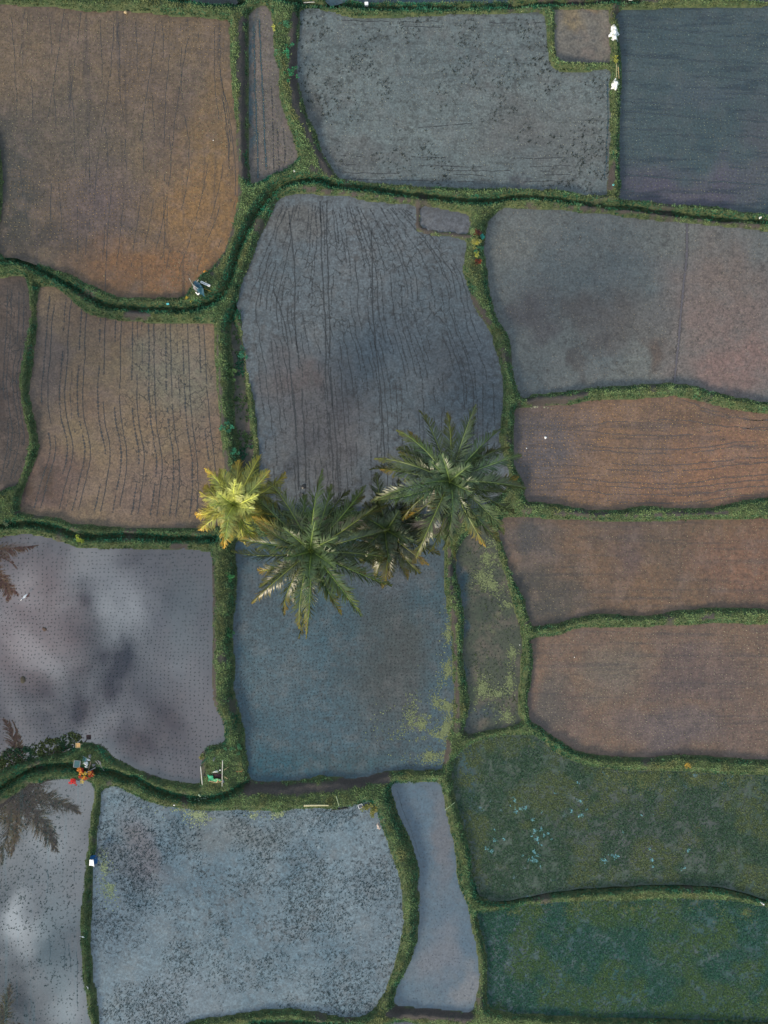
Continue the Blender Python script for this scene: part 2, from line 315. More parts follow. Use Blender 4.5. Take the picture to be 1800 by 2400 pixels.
def field_mat(name, cA, cB, blobs=(), specks=None, streak=None, crack=None, rough=(.25, .6), ior=1.36, bump=.3, grain=.42, fine=7.0, scale=.16, seed=0, mott=.5):
    sat = lambda c, k=1.45: tuple(max(.004, sum(c) / 3 + (v - sum(c) / 3) * k) for v in c)
    tl = lambda c: (c[0] * 1.0, c[1] * 1.01, c[2] * 1.0) if c[2] > c[0] else c
    cA, cB = tl(sat(cA)), tl(sat(cB)); blobs = [(a, b_, r_, sat(c_, 1.08), k_) for a, b_, r_, c_, k_ in blobs]
    m, N = newmat(name)
    co = N.vadd(N.n('ShaderNodeTexCoord').outputs['Object'], (seed * 13.7, seed * 7.3, 0))
    pos = N.n('ShaderNodeTexCoord').outputs['Object']
    big = N.noise(co, scale, 6, .62, .4)
    c = N.mix(N.ramp(big, .36, .64), cA, cB)
    med = N.noise(co, 1.3, 5, .6)
    warp = N.n('ShaderNodeTexNoise', None, Vector=co, Scale=.35, Detail=5.0).outputs[1]
    wp = N.vadd(pos, N.vmul(N.vadd(warp, (-.5, -.5, -.5)), (5.5, 5.5, 0)))
    for (px, py, r, col, amt) in blobs:
        rx, ry = r if isinstance(r, tuple) else (r, r)
        x, y, _ = W(px, py, .5)
        q = N.vmul(N.vadd(wp, (-x, -y, 0)), (1 / (rx * S), 1 / (ry * S), 0))
        d = N.n('ShaderNodeVectorMath', {'operation': 'LENGTH'}, i0=q).outputs['Value']
        f = N.math('MULTIPLY', N.math('SUBTRACT', 1.0, N.ramp(d, .25, 1.15)), amt)
        c = N.mix(f, c, col)
    if streak:
        (sx, sy), col, lo, hi, amt = streak
        sv = N.vmul(co, (sx, sy, 1)); s_ = N.noise(sv, 1.0, 5, .6)
        c = N.mix(N.math('MULTIPLY', N.ramp(s_, lo, hi), amt), c, col)
    if specks:
        for (sc, lo, hi, col, amt, msk) in specks:
            f = N.ramp(N.noise(co, sc, 4, .6), lo, hi)
            if msk: f = N.math('MULTIPLY', f, N.ramp(N.noise(co, msk[0], 3), msk[1], msk[2]))
            c = N.mix(N.math('MULTIPLY', f, amt), c, col)
    fn = N.noise(co, fine, 6, .7)
    mt = N.ramp(N.noise(co, 2.6, 5, .7, .3), .30, .70)
    c = N.mix(N.math('MULTIPLY', mott, N.math('SUBTRACT', 1.0, mt)), c, (.030, .028, .030))
    hu = N.ramp(N.noise(N.vadd(co, (31, 7, 0)), .75, 5, .65), .46, .68)
    c = N.mix(N.math('MULTIPLY', hu, mott * .6), c, (.16, .115, .10) if cA[0] > cA[2] else (.105, .105, .108))
    g = N.n('ShaderNodeMapRange', None, Value=fn); g.inputs['From Min'].default_value = .3; g.inputs['From Max'].default_value = .7
    g.inputs['To Min'].default_value = 1 - grain; g.inputs['To Max'].default_value = 1 + grain
    gm = N.n('ShaderNodeVectorMath', {'operation': 'SCALE'}, i0=c); N.l.new(g.outputs[0], gm.inputs['Scale']); c = gm.outputs[0]
    h = N.math('ADD', fn, N.math('MULTIPLY', med, 1.5))
    if crack:
        px, py, rx, ry, sc = crack
        x, y, _ = W(px, py, .7)
        wv = N.n('ShaderNodeTexNoise', None, Vector=co, Scale=1.6, Detail=3.0).outputs[1]
        cv = N.vadd(N.vmul(co, (1.0, .8, 1)), N.vmul(wv, (.8, .8, 0)))
        vo = N.n('ShaderNodeTexVoronoi', {'feature': 'DISTANCE_TO_EDGE', 'voronoi_dimensions': '2D'}, Vector=cv, Scale=sc)
        line = N.math('SUBTRACT', 1.0, N.ramp(vo.outputs[0], .010, .075))
        q = N.vmul(N.vadd(wp, (-x, -y, 0)), (1 / (rx * S), 1 / (ry * S), 0))
        d = N.n('ShaderNodeVectorMath', {'operation': 'LENGTH'}, i0=q).outputs['Value']
        gap = N.ramp(N.noise(co, .9, 3), .42, .56)
        f = N.math('MULTIPLY', N.math('MULTIPLY', line, N.math('SUBTRACT', 1.0, N.ramp(d, .6, 1.1))), gap)
        c = N.mix(N.math('MULTIPLY', f, .8), c, (.018, .02, .022))
        h = N.math('SUBTRACT', h, N.math('MULTIPLY', f, 3.0))
    rg = N.n('ShaderNodeMapRange', None, Value=N.noise(co, .5, 4)); rg.inputs['From Min'].default_value = .35; rg.inputs['From Max'].default_value = .65
    rg.inputs['To Min'].default_value = rough[0]; rg.inputs['To Max'].default_value = rough[1]
    b = N.n('ShaderNodeBsdfPrincipled', None, Base_Color=c, Roughness=rg.outputs[0], IOR=ior)
    if bump > 0:
        bp = N.n('ShaderNodeBump', None, Strength=bump, Distance=.03, Height=h); N.l.new(bp.outputs[0], b.inputs['Normal'])
    out(N, b.outputs[0]); return m

OR = (.19, .088, .034); DKB = (.035, .030, .028); GRY = (.085, .10, .115); PINK = (.15, .105, .10); TEAL = (.02, .065, .09)
FM = {}  # dark strips along left and lower shores put bank shade into mud colours
FM['F1'] = field_mat('F1m', (.086, .068, .058), (.112, .088, .068), [(490,540,(150,220),(.185,.105,.045),.8),(330,640,(200,90),(.17,.085,.04),.8),(515,330,(50,220),(.16,.10,.045),.55),(60,560,(160,70),DKB,.8),(20,430,(110,230),(.035,.038,.036),.85),(250,480,(110,120),(.075,.06,.078),.45),(180,320,(180,160),(.06,.056,.05),.5),(250,130,(160,60),(.09,.07,.065),.4)],  # dark left blobs paint edge vignetting into the mud colour
    specks=[(2.2,.58,.66,(.03,.028,.03),.55,(.25,.5,.62))], streak=((1.6,.07),(.035,.032,.034),.56,.68,.55), rough=(.35,.7), ior=1.36, seed=1)
FM['F2'] = field_mat('F2m', (.085,.078,.075), (.11,.10,.095), [(586,200,(12,220),TEAL,.8)], rough=(.3,.6), seed=2)  # teal strip: bank shade on the left shore put into the colour
FM['F3'] = field_mat('F3m', (.092,.108,.116), (.118,.134,.140), [(850,380,(120,60),(.08,.078,.08),.5),(1300,330,(160,120),(.095,.095,.095),.5),(1200,300,(120,90),(.07,.062,.062),.35),(716,310,(22,160),(.045,.05,.052),.8),(1220,430,(26,12),(.035,.04,.05),.8)],
    specks=[(1.7,.54,.62,(.030,.036,.036),.55,(.2,.40,.56)),(4.5,.54,.64,(.035,.042,.044),.6,(.3,.36,.60))], streak=((.35,2.4),(.045,.054,.056),.56,.66,.45), rough=(.3,.6), seed=3)
FM['F4'] = field_mat('F4m', (.11,.105,.10), (.13,.12,.105), [(1370,30,(60,12),(.22,.14,.04),.8),(1340,65,(45,22),(.18,.13,.06),.5)], specks=[(2.5,.55,.64,(.04,.045,.05),.5,None)], seed=4)
FM['F5'] = field_mat('F5m', (.038,.052,.060), (.048,.062,.070), [(1600,440,(240,70),(.060,.052,.078),.8),(1660,220,(120,60),(.05,.062,.08),.5),(1790,350,(60,120),(.06,.055,.07),.5)],
    streak=((.25,2.2),(.012,.024,.038),.52,.64,.6), rough=(.25,.5), ior=1.36, seed=5, mott=.25)
FM['F6'] = field_mat('F6m', (.080,.094,.108), (.100,.112,.126), [(760,1000,(160,190),(.070,.064,.072),.8),(700,900,(60,70),(.068,.046,.044),.7),(700,520,(80,60),(.095,.088,.08),.6),(640,880,(40,120),(.07,.05,.048),.4),(620,1090,(20,120),(.05,.075,.105),.7),(1060,860,(90,90),(.072,.074,.082),.4)],
    specks=[(2.3,.50,.64,(.035,.034,.036),.6,(.3,.36,.55)),(6.0,.52,.64,(.03,.03,.032),.5,(.22,.40,.60))], crack=(860,650,280,160,1.9), rough=(.3,.6), seed=6)
FM['F7'] = field_mat('F7m', (.08,.085,.098), (.095,.098,.11), specks=[(2.3,.58,.66,(.04,.035,.04),.4,None)], seed=7)
FM['F8'] = field_mat('F8m', (.088,.098,.104), (.108,.112,.112), [(1700,760,(190,240),(.150,.108,.100),.85),(1750,860,(150,70),(.18,.11,.10),.6),(1440,740,(120,90),(.085,.07,.066),.7),(1240,730,(70,90),(.06,.05,.055),.7),(1350,720,(70,40),(.07,.058,.056),.6),(1540,820,(36,50),(.07,.045,.035),.7),(1359,860,(16,60),(.045,.036,.036),.6),(1400,800,(60,30),(.055,.045,.045),.5),(1700,640,(120,80),(.12,.095,.085),.5)],
    specks=[(2.0,.57,.65,(.04,.038,.038),.5,(.25,.45,.6)),(4.5,.58,.66,(.035,.034,.034),.6,(.25,.38,.6))], rough=(.2,.5), ior=1.36, seed=8)
FM['F9'] = field_mat('F9m', (.125,.088,.070), (.145,.098,.072), [(1260,1050,(130,150),(.070,.066,.076),.85),(1740,1080,(200,130),(.20,.105,.066),.65),(1560,1130,(200,60),(.16,.085,.055),.6),(1660,975,(130,28),(.10,.06,.04),.6)],
    streak=((.12,2.0),(.05,.042,.045),.55,.66,.5), rough=(.25,.5), seed=9)
FM['F10'] = field_mat('F10m', (.095,.070,.056), (.120,.082,.060), [(1270,1400,(120,100),(.050,.050,.046),.85),(1760,1320,(160,130),(.15,.082,.058),.75),(1240,1260,(80,80),(.055,.056,.06),.8),(1480,1300,(60,100),(.085,.060,.064),.5)], specks=[(2.6,.6,.68,(.03,.034,.03),.5,(.2,.4,.6))], streak=((.10,2.6),(.045,.040,.040),.50,.66,.45), rough=(.25,.5), seed=10)
FM['F11'] = field_mat('F11m', (.100,.076,.068), (.125,.090,.072), [(1440,1580,(90,80),(.11,.10,.085),.6),(1620,1560,(130,80),(.070,.056,.068),.5),(1600,1700,(200,60),(.092,.078,.088),.6),(1740,1700,(100,60),(.13,.085,.066),.6),(1300,1640,(60,90),(.065,.065,.062),.6)], streak=((.10,2.6),(.050,.045,.048),.50,.66,.45), rough=(.25,.5), seed=11)
FM['F12'] = field_mat('F12m', (.046,.072,.090), (.058,.084,.102), [(930,1560,(150,240),(.048,.052,.050),.85),(640,1810,(220,60),(.016,.060,.085),.85),(850,1780,(160,40),(.03,.06,.07),.6),(900,1340,(140,90),(.068,.078,.092),.7),(600,1400,(80,120),(.065,.075,.088),.5),(640,1560,(90,160),(.075,.105,.125),.5)],  # lower teal blobs: shade of the bank painted into the mud
    specks=[(2.4,.57,.67,(.026,.032,.03),.5,(.16,.45,.6))], rough=(.2,.45), ior=1.36, seed=12)
FM['F13'] = field_mat('F13m', (.036,.044,.034), (.052,.058,.044), [(1080,1480,(18,240),(.012,.05,.075),.8),(1130,1690,(80,30),(.03,.045,.06),.7)], specks=[(1.6,.56,.66,(.10,.12,.05),.45,(.3,.5,.62))], rough=(.2,.45), seed=13)  # blue left strip stands for bank shade, painted into the colour
FM['F14'] = field_mat('F14m', (.028,.034,.026), (.045,.044,.036), [(575,1000,(20,60),(.05,.042,.055),.6)], rough=(.4,.7), seed=14)
FM['F15'] = field_mat('F15m', (.130,.096,.076), (.150,.118,.086), [(420,900,(130,150),(.118,.116,.094),.8),(130,1140,(120,110),(.082,.052,.05),.8),(100,880,(60,200),(.075,.060,.06),.7),(110,1130,(26,40),(.04,.026,.018),.8),(350,1140,(150,90),(.14,.098,.085),.6),(270,950,(60,120),(.13,.105,.078),.4)],
    specks=[(2.4,.56,.66,(.06,.038,.034),.5,(.25,.42,.56))], crack=(420,1000,160,260,2.2), rough=(.4,.7), ior=1.36, seed=15)
FM['F16'] = field_mat('F16m', (.048,.040,.036), (.066,.052,.046), [(20,950,(50,120),(.05,.034,.03),.6)], specks=[(2.4,.56,.66,(.028,.022,.022),.5,None)], crack=(20,900,90,260,2.2), rough=(.4,.7), seed=16)
FM['F17'] = field_mat('F17m', (.032,.026,.031), (.040,.031,.034), [(90,1450,(150,190),(.085,.048,.048),.7),(300,1400,(120,120),(.045,.034,.044),.6),(440,1450,(70,160),(.045,.052,.058),.5)], rough=(.0,.02), ior=1.95, bump=0, grain=.12, fine=4, seed=17, mott=.12)
FM['F18'] = field_mat('F18m', (.034,.036,.042), (.042,.040,.043), [(150,2200,(60,220),(.035,.06,.072),.7)], specks=[(3.0,.57,.66,(.10,.085,.08),.3,(.3,.45,.6))], streak=((2.2,.09),(.02,.05,.065),.56,.66,.5), rough=(.01,.04), ior=1.9, bump=.003, seed=18, mott=.15)
FM['F19'] = field_mat('F19m', (.082,.112,.138), (.135,.165,.190), [(320,2010,(80,90),(.12,.10,.105),.5),(420,2330,(170,90),(.13,.16,.19),.6),(880,2120,(70,240),(.088,.118,.145),.6),(330,1970,(60,80),(.15,.11,.12),.35),(560,1950,(160,50),(.10,.10,.095),.5)],
    specks=[(3.6,.545,.60,(.016,.028,.036),.85,(.22,.42,.58)), (2.2,.60,.66,(.26,.31,.34),.35,(.15,.5,.65))], rough=(.06,.3), ior=1.6, bump=.08, seed=19)
FM['F20'] = field_mat('F20m', (.066,.090,.118), (.086,.106,.128), [(950,1980,(40,170),(.045,.075,.11),.7),(960,2180,(30,110),(.04,.075,.11),.7),(1040,1980,(40,160),(.11,.095,.10),.6),(1030,2240,(80,80),(.125,.12,.135),.6),(1100,2320,(40,50),(.16,.15,.155),.6),(950,2330,(50,40),(.06,.10,.14),.7)], specks=[(3.0,.58,.66,(.06,.07,.10),.4,None)], rough=(.06,.25), ior=1.6, bump=.05, grain=.25, mott=.3, seed=20)
FM['F21'] = field_mat('F21m', (.036,.056,.042), (.050,.068,.054), [(1500,1950,(280,120),(.056,.062,.064),.5),(1090,1850,(30,180),(.02,.055,.07),.7)], specks=[(2.6,.54,.66,(.025,.045,.028),.5,None),(1.5,.62,.66,(.12,.24,.30),.7,(.18,.52,.62))], rough=(.2,.5), seed=21)  # dark left strip paints the bank's shade into the mud
FM['F22'] = field_mat('F22m', (.026,.060,.060), (.040,.068,.066), [(1300,2200,(160,70),(.04,.075,.085),.6),(1180,2280,(90,120),(.05,.08,.095),.7)], specks=[(2.6,.55,.62,(.014,.034,.026),.7,None)], rough=(.2,.5), seed=22)
for k, c in (('F23', (.03,.05,.065)), ('F24', (.03,.036,.038)), ('F25', (.05,.05,.06)), ('F26', (.07,.08,.10)), ('F27', (.03,.045,.05))):
    FM[k] = field_mat(k + 'm', c, tuple(x * 1.2 for x in c), rough=(.25,.5), seed=int(k[1:]))

# ground beyond the modelled terraces
def big_ground():
    x0, x1, y0, y1 = xs[0], xs[-1], ys[0], ys[-1]; B = 900; z = -.1
    V = [(-B,-B,z),(B,-B,z),(B,B,z),(-B,B,z),(x0+.5,y0+.5,z),(x1-.5,y0+.5,z),(x1-.5,y1-.5,z),(x0+.5,y1-.5,z)]
    F = np.array([(0,1,5,4),(1,2,6,5),(2,3,7,6),(3,0,4,7)])
    return tag(npmesh('ground', V, F, M_ground, attrs={'soil': np.full(8, .15)}), kind='structure')
big_ground()
ny, nx_ = GX.shape
edge = smooth(0, 1.5, np.minimum(np.minimum(GX - xs[0], xs[-1] - GX), np.minimum(GY - ys[0], ys[-1] - GY)))
HT = HG * edge - .12 * (1 - edge)
idx = np.arange(ny * nx_).reshape(ny, nx_)
F = np.stack([idx[:-1, :-1].ravel(), idx[:-1, 1:].ravel(), idx[1:, 1:].ravel(), idx[1:, :-1].ravel()], 1)
tag(npmesh('terraced_ground', np.stack([GX.ravel(), GY.ravel(), HT.ravel()], 1), F, M_ground, smooth=True, attrs={'soil': soil}), kind='structure')

def outset(A, d):
    T = np.roll(A, -1, 0) - np.roll(A, 1, 0); T /= np.linalg.norm(T, axis=1)[:, None] + 1e-9
    area = np.sum(A[:, 0] * np.roll(A[:, 1], -1) - np.roll(A[:, 0], -1) * A[:, 1])
    nrm = np.stack([T[:, 1], -T[:, 0]], 1) * (1 if area > 0 else -1)
    return A + nrm * d
FNAME = {'F5':'flooded_paddy','F12':'flooded_paddy','F13':'pond','F17':'flooded_paddy','F18':'flooded_paddy','F19':'flooded_paddy','F20':'flooded_paddy','F14':'ditch','F23':'flooded_paddy'}
for k, A in POLY.items():
    Q = outset(A, .07); z = FIELDS[k][0]
    me = bpy.data.meshes.new('paddy'); me.from_pydata([(a[0], a[1], z) for a in Q], [], [list(range(len(Q)))])
    if me.polygons[0].normal.z < 0: me.flip_normals()
    me.materials.append(FM[k]); o = bpy.data.objects.new(FNAME.get(k, 'mud_paddy'), me); COL.objects.link(o); tag(o, kind='structure')

# ---------------------------------------------------------------- blades scattered as real geometry
def blades(name, X, Y, Z, nb, length, width, colfn, lean=.7, mat=M_grass, **tg):
    """nb bent blades per tuft; colfn(x,y,rand)->rgb"""
    n = len(X); x = np.repeat(X, nb); y = np.repeat(Y, nb); z = np.repeat(Z, nb); m = n * nb
    L = np.repeat(length, nb) * rng.uniform(.6, 1.25, m); Wd = np.repeat(width, nb) * rng.uniform(.7, 1.3, m)
    a = rng.uniform(0, 2 * np.pi, m); ln = lean * rng.uniform(.4, 1.3, m)
    dx, dy = np.cos(a), np.sin(a); px_, py_ = -dy, dx
    x = x + dx * L * .1; y = y + dy * L * .1
    hx = L * np.sin(ln); hzz = L * np.cos(ln)
    tw = rng.uniform(-.5, .5, m)
    V = np.empty((m, 5, 3), np.float32)
    V[:, 0] = np.stack([x - px_ * Wd / 2, y - py_ * Wd / 2, z - .02], 1)
    V[:, 1] = np.stack([x + px_ * Wd / 2, y + py_ * Wd / 2, z - .02], 1)
    mx = x + dx * hx * .45; my = y + dy * hx * .45; mz = z + hzz * .7
    V[:, 2] = np.stack([mx + px_ * Wd / 2, my + py_ * Wd / 2, mz + tw * Wd], 1)
    V[:, 3] = np.stack([mx - px_ * Wd / 2, my - py_ * Wd / 2, mz - tw * Wd], 1)
    V[:, 4] = np.stack([x + dx * hx, y + dy * hx, z + hzz * .8], 1)
    b = np.arange(m)[:, None] * 5
    c = np.repeat(colfn(np.repeat(X, nb), np.repeat(Y, nb), rng.random(m)), 5, 0)
    o = npmesh(name, V.reshape(-1, 3), [b + np.array([[0, 1, 2, 3]]), b + np.array([[3, 2, 4]])], mat, cols=c)
    tag(o, **tg); return o
def lerp3(a, b, t): return np.array(a)[None] * (1 - t[:, None]) + np.array(b)[None] * t[:, None]

# grass of the banks
NG = 760000
gx = rng.uniform(W(-130, 0)[0], W(1930, 0)[0], NG); gy = rng.uniform(W(0, 2530)[1], W(0, -130)[1], NG)
ok = samp(IG, gx, gy) < .35
gx, gy = gx[ok], gy[ok]
s_ = samp(SG, gx, gy); keep = rng.random(len(gx)) > s_ * 1.05
gx, gy = gx[keep], gy[keep]; dd_ = samp(DD, gx, gy); de = samp(DG, gx, gy)
keep = (dd_ > .13) | (rng.random(len(gx)) < .3); gx, gy, de, dd_ = gx[keep], gy[keep], de[keep], dd_[keep]
gz = samp(HG, gx, gy)
slope = np.abs(samp(HG, gx + .15, gy) - samp(HG, gx - .15, gy)) + np.abs(samp(HG, gx, gy + .15) - samp(HG, gx, gy - .15))
lush_shade = np.clip(smooth(.16, .55, slope) * .65 + smooth(.55, .22, dd_) * .6 + smooth(.5, .7, fbm(gx, gy, .25, 3, 55)) * .35 - .1, 0, 1)  # longer grass by slope and ditch; bank shade also put into its colour
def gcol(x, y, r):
    lu = np.repeat(lush_shade, 3); yl = fbm(x, y, .8, 3, 66)
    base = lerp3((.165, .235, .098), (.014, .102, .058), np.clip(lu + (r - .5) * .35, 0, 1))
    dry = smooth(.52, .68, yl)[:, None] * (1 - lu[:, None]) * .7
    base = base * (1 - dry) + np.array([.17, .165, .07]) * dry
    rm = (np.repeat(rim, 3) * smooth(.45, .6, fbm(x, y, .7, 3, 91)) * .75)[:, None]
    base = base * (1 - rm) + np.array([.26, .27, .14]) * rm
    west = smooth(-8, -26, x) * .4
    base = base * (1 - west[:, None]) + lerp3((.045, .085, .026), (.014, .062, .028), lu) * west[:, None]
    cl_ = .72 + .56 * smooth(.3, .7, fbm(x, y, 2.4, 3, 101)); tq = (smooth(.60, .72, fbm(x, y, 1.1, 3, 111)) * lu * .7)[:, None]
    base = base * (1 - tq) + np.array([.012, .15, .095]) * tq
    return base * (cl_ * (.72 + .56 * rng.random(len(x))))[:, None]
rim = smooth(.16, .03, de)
blades('grass', gx, gy, gz, 3, (.08 + .10 * lush_shade + .16 * fbm(gx, gy, 1.4, 3, 12) ** 2) * (1 + .5 * (rng.random(len(gx)) < .04)), np.full(len(gx), .030), gcol, lean=.75, kind='stuff')
print('grass tufts', len(gx))

# ---------------------------------------------------------------- things growing in the paddies
def inpoly(k, x, y, marg=0.0):
    Pp = np.stack([x, y], 1); r = inside(Pp, POLY[k])
    if marg > 0:
        d = np.full(len(x), 9.); d[r] = seg_dist(Pp[r], POLY[k], True); r &= d > marg
    return r
VIEWX = (W(-60, 0)[0], W(1870, 0)[0]); VIEWY = (W(0, 2480)[1], W(0, -80)[1])
def seedlings(k, ang, sp, col, size, miss=.07, warp=.25, spx=None, marg=.3, msk=None, col2=None):
    A = POLY[k]; c = A.mean(0); z = FIELDS[k][0]
    R_ = np.linalg.norm(A - c, axis=1).max() + 1; spx = spx or sp
    i, j = np.meshgrid(np.arange(-R_, R_, spx), np.arange(-R_, R_, sp)); i = i.ravel(); j = j.ravel()
    i = i + (fbm(i + 50, j + 50, .12, 2, 3) - .5) * warp * 6; j = j + (fbm(i + 90, j + 10, .10, 2, 4) - .5) * warp * 6
    i = i + rng.normal(0, .032, len(i)); j = j + rng.normal(0, .032, len(i))
    x = c[0] + i * math.cos(ang) - j * math.sin(ang); y = c[1] + i * math.sin(ang) + j * math.cos(ang)
    m = (x > VIEWX[0]) & (x < VIEWX[1]) & (y > VIEWY[0]) & (y < VIEWY[1]); x, y = x[m], y[m]
    m = inpoly(k, x, y, marg) & (rng.random(len(x)) > miss + .2 * smooth(.5, .75, fbm(x, y, .4, 3, 19))); x, y = x[m], y[m]
    if msk is not None: m = msk(x, y); x, y = x[m], y[m]
    c2 = col2 or col
    blades('rice_seedlings', x, y, np.full(len(x), z), 4, np.full(len(x), size), np.full(len(x), size * .42),
           lambda X, Y, r: lerp3(col, c2, smooth(.35, .65, fbm(X, Y, .15, 3, 5))) * (.6 + .8 * rng.random(len(X)))[:, None], lean=1.1, kind='stuff')
STRAW = (.21, .195, .13); TEALG = (.10, .22, .20); DARKG = (.010, .022, .018)
seedlings('F1', R(-4), .26, STRAW, .07, col2=(.27, .19, .10))
seedlings('F2', R(-2), .24, STRAW, .07)
seedlings('F3', R(1), .25, (.26, .28, .24), .055, miss=.45)
seedlings('F5', R(-3), .27, (.16, .17, .13), .065, col2=(.11,.16,.15))
seedlings('F8', R(-3), .25, (.28, .25, .19), .05, miss=.5)
seedlings('F9', R(-1), .25, (.30, .25, .14), .065, col2=(.40,.25,.10))
seedlings('F10', R(0), .25, (.28, .24, .16), .06, miss=.2)
seedlings('F11', R(0), .25, (.30, .27, .20), .065)
seedlings('F12', R(1), .26, (.024,.038,.042), .062, miss=.1)
seedlings('F13', R(2), .26, DARKG, .07, miss=.5)
seedlings('F15', R(2), .25, (.20,.17,.12), .05, miss=.4)
seedlings('F17', R(-1.5), .27, (.008,.020,.020), .072, miss=.07, col2=(.012,.03,.028))
seedlings('F18', R(2), .27, (.02,.05,.05), .07, miss=.45)
seedlings('F20', R(3), .26, (.03,.04,.06), .05, miss=.5)

def weeds(k, dens, f, lo, hi, col, size, nb=5, name='water_weeds', box=None, lean=1.0, marg=.05, col2=None, seed=40, width=.3):
    A = POLY[k]; lo_ = np.maximum(A.min(0), (VIEWX[0], VIEWY[0])); hi_ = np.minimum(A.max(0), (VIEWX[1], VIEWY[1]))
    nn = int(dens * np.prod(hi_ - lo_)); x = rng.uniform(lo_[0], hi_[0], nn); y = rng.uniform(lo_[1], hi_[1], nn)
    p = smooth(lo, hi, fbm(x, y, f, 4, seed)); m = rng.random(nn) < p; x, y = x[m], y[m]
    if box is not None:
        m = box(x, y); x, y = x[m], y[m]
    m = inpoly(k, x, y, marg); x, y = x[m], y[m]; c2 = col2 or col
    blades(name, x, y, np.full(len(x), FIELDS[k][0]), nb, rng.uniform(.6, 1.3, len(x)) * size, np.full(len(x), size * width),
           lambda X, Y, r: lerp3(col, c2, smooth(.4, .6, fbm(X, Y, .5, 3, 15))) * (.6 + .8 * rng.random(len(X)))[:, None], lean=lean, kind='stuff')
weeds('F21', 210, 1.6, .16, .60, (.045,.095,.056), .10, 4, col2=(.100,.135,.060), lean=1.1)
weeds('F22', 230, 1.6, .14, .56, (.030,.105,.070), .10, 4, col2=(.068,.130,.050), lean=1.1)
weeds('F19', 75, .35, .34, .68, (.014,.040,.050), .085, 4, col2=(.03,.055,.06), lean=1.25, seed=41)
weeds('F19', 20, .8, .40, .6, (.30,.34,.38), .06, 3, lean=1.3, seed=42)
weeds('F3', 10, .5, .50, .64, (.025,.034,.032), .12, 5, lean=1.2, seed=43)
weeds('F18', 10, .6, .45, .6, (.02,.055,.06), .10, 4, lean=1.2, seed=44)
weeds('F13', 12, .8, .45, .6, (.05,.075,.03), .10, 4, lean=1.1, seed=45)
weeds('F14', 60, 1.2, .38, .60, (.018,.09,.05), .16, 5, col2=(.05,.10,.035), lean=.9, seed=47)
def nearwest(x, y):
    d = seg_dist(np.stack([x, y], 1), Wa([(-20,1800),(45,1778),(100,1762),(165,1742)], 1.15)); return d < .75 + .4 * (vn(x, y, 1.2, 5) - .5)
weeds('F17', 60, .8, .0, .3, (.012,.050,.028), .2, 5, box=nearwest, lean=.8, seed=46, col2=(.04,.06,.02))

# floating algae: thin irregular mats made of small leaf-like flakes
def algae(k, spots, dens, col, name='algae'):
    xs_, ys_ = [], []
    for (px, py, rx, ry) in spots:
        x, y, _ = W(px, py, FIELDS[k][0]); nn = int(dens * rx * ry * S * S * 3.14)
        r = np.abs(rng.normal(0, .75, nn)); a = rng.uniform(0, 6.283, nn)
        xs_.append(x + r * rx * S * np.cos(a)); ys_.append(y + r * ry * S * np.sin(a))
    x = np.concatenate(xs_); y = np.concatenate(ys_); m = rng.random(len(x)) < smooth(.34, .70, fbm(x, y, 1.1, 4, 61)); x, y = x[m], y[m]
    m = inpoly(k, x, y, 0); x, y = x[m], y[m]
    n = len(x); s = rng.uniform(.02, .055, n); t = rng.uniform(0, 6.28, n); V = np.empty((n, 5, 3), np.float32)
    for q in range(5):
        rr = s * rng.uniform(.6, 1.2, n); V[:, q] = np.stack([x + rr * np.cos(t + q * 1.257), y + rr * np.sin(t + q * 1.257), FIELDS[k][0] + .006 + rng.uniform(0, .02, n)], 1)
    c = np.array(col)[None] * rng.uniform(.6, 1.3, (n, 1))
    o = npmesh(name, V.reshape(-1, 3), np.arange(n * 5).reshape(n, 5), M_plain, cols=np.repeat(c, 5, 0)); tag(o, kind='stuff')
ALG = (.125, .15, .07)
algae('F12', [(1050,1500,10,60),(1050,1580,14,60),(1048,1650,20,50),(1042,1700,28,40),(1030,1745,30,40),(1022,1650,14,14),(998,1755,10,8),(1010,1770,25,18),(1055,1440,8,30),(985,1700,60,50)], 520, ALG)
algae('F13', [(1140,1300,14,26),(1125,1350,16,16),(1150,1370,28,22),(1165,1340,14,22),(1190,1420,14,16),(1200,1530,10,20),(1132,1610,16,26),(1170,1625,24,14),(1115,1655,20,12),(1195,1600,10,26),(1190,1675,20,16),(1160,1300,16,50)], 620, ALG)
algae('F19', [(360,1888,16,10),(420,1900,20,10),(470,1908,44,12),(540,1906,40,12),(610,1910,30,10),(660,1908,30,10),(240,2040,14,40),(260,2080,16,30),(500,1915,60,16)], 420, (.20,.24,.13))
algae('F9', [(1254,953,30,4)], 300, (.3,.3,.2))
algae('F21', [(1480,1820,120,14),(1650,1828,120,14),(1500,1838,40,30),(1250,1745,30,14),(1640,1955,26,24)], 260, (.085,.10,.035))
algae('F22', [(1230,2135,90,12),(1480,2128,180,16),(1740,2140,60,20)], 300, (.09,.105,.035))
# blue-white flecks on the water of the weedy paddy
sp_ = []
for (a, b_, rx, ry, q) in [(1255,1960,14,34,10),(1250,2010,16,34,12),(1288,1962,10,10,3),(1362,1912,10,16,3),(1420,2008,14,9,4),(1447,2005,12,16,4),(1475,1950,12,12,3),(1150,1990,14,10,4),(1160,1972,10,16,4),(1600,2030,8,8,2),(1200,1885,12,20,3),(1500,1930,60,30,5),(1320,1880,60,40,5),(1240,1885,50,20,5),(1560,2010,60,20,4)]:
    for _ in range(q): sp_.append((a + rng.normal(0, rx * .7), b_ + rng.normal(0, ry * .7), rng.uniform(1.4, 4.2), rng.uniform(1.4, 4.2)))
algae('F21', sp_, 1300, (.13,.31,.36), name='water_flecks')

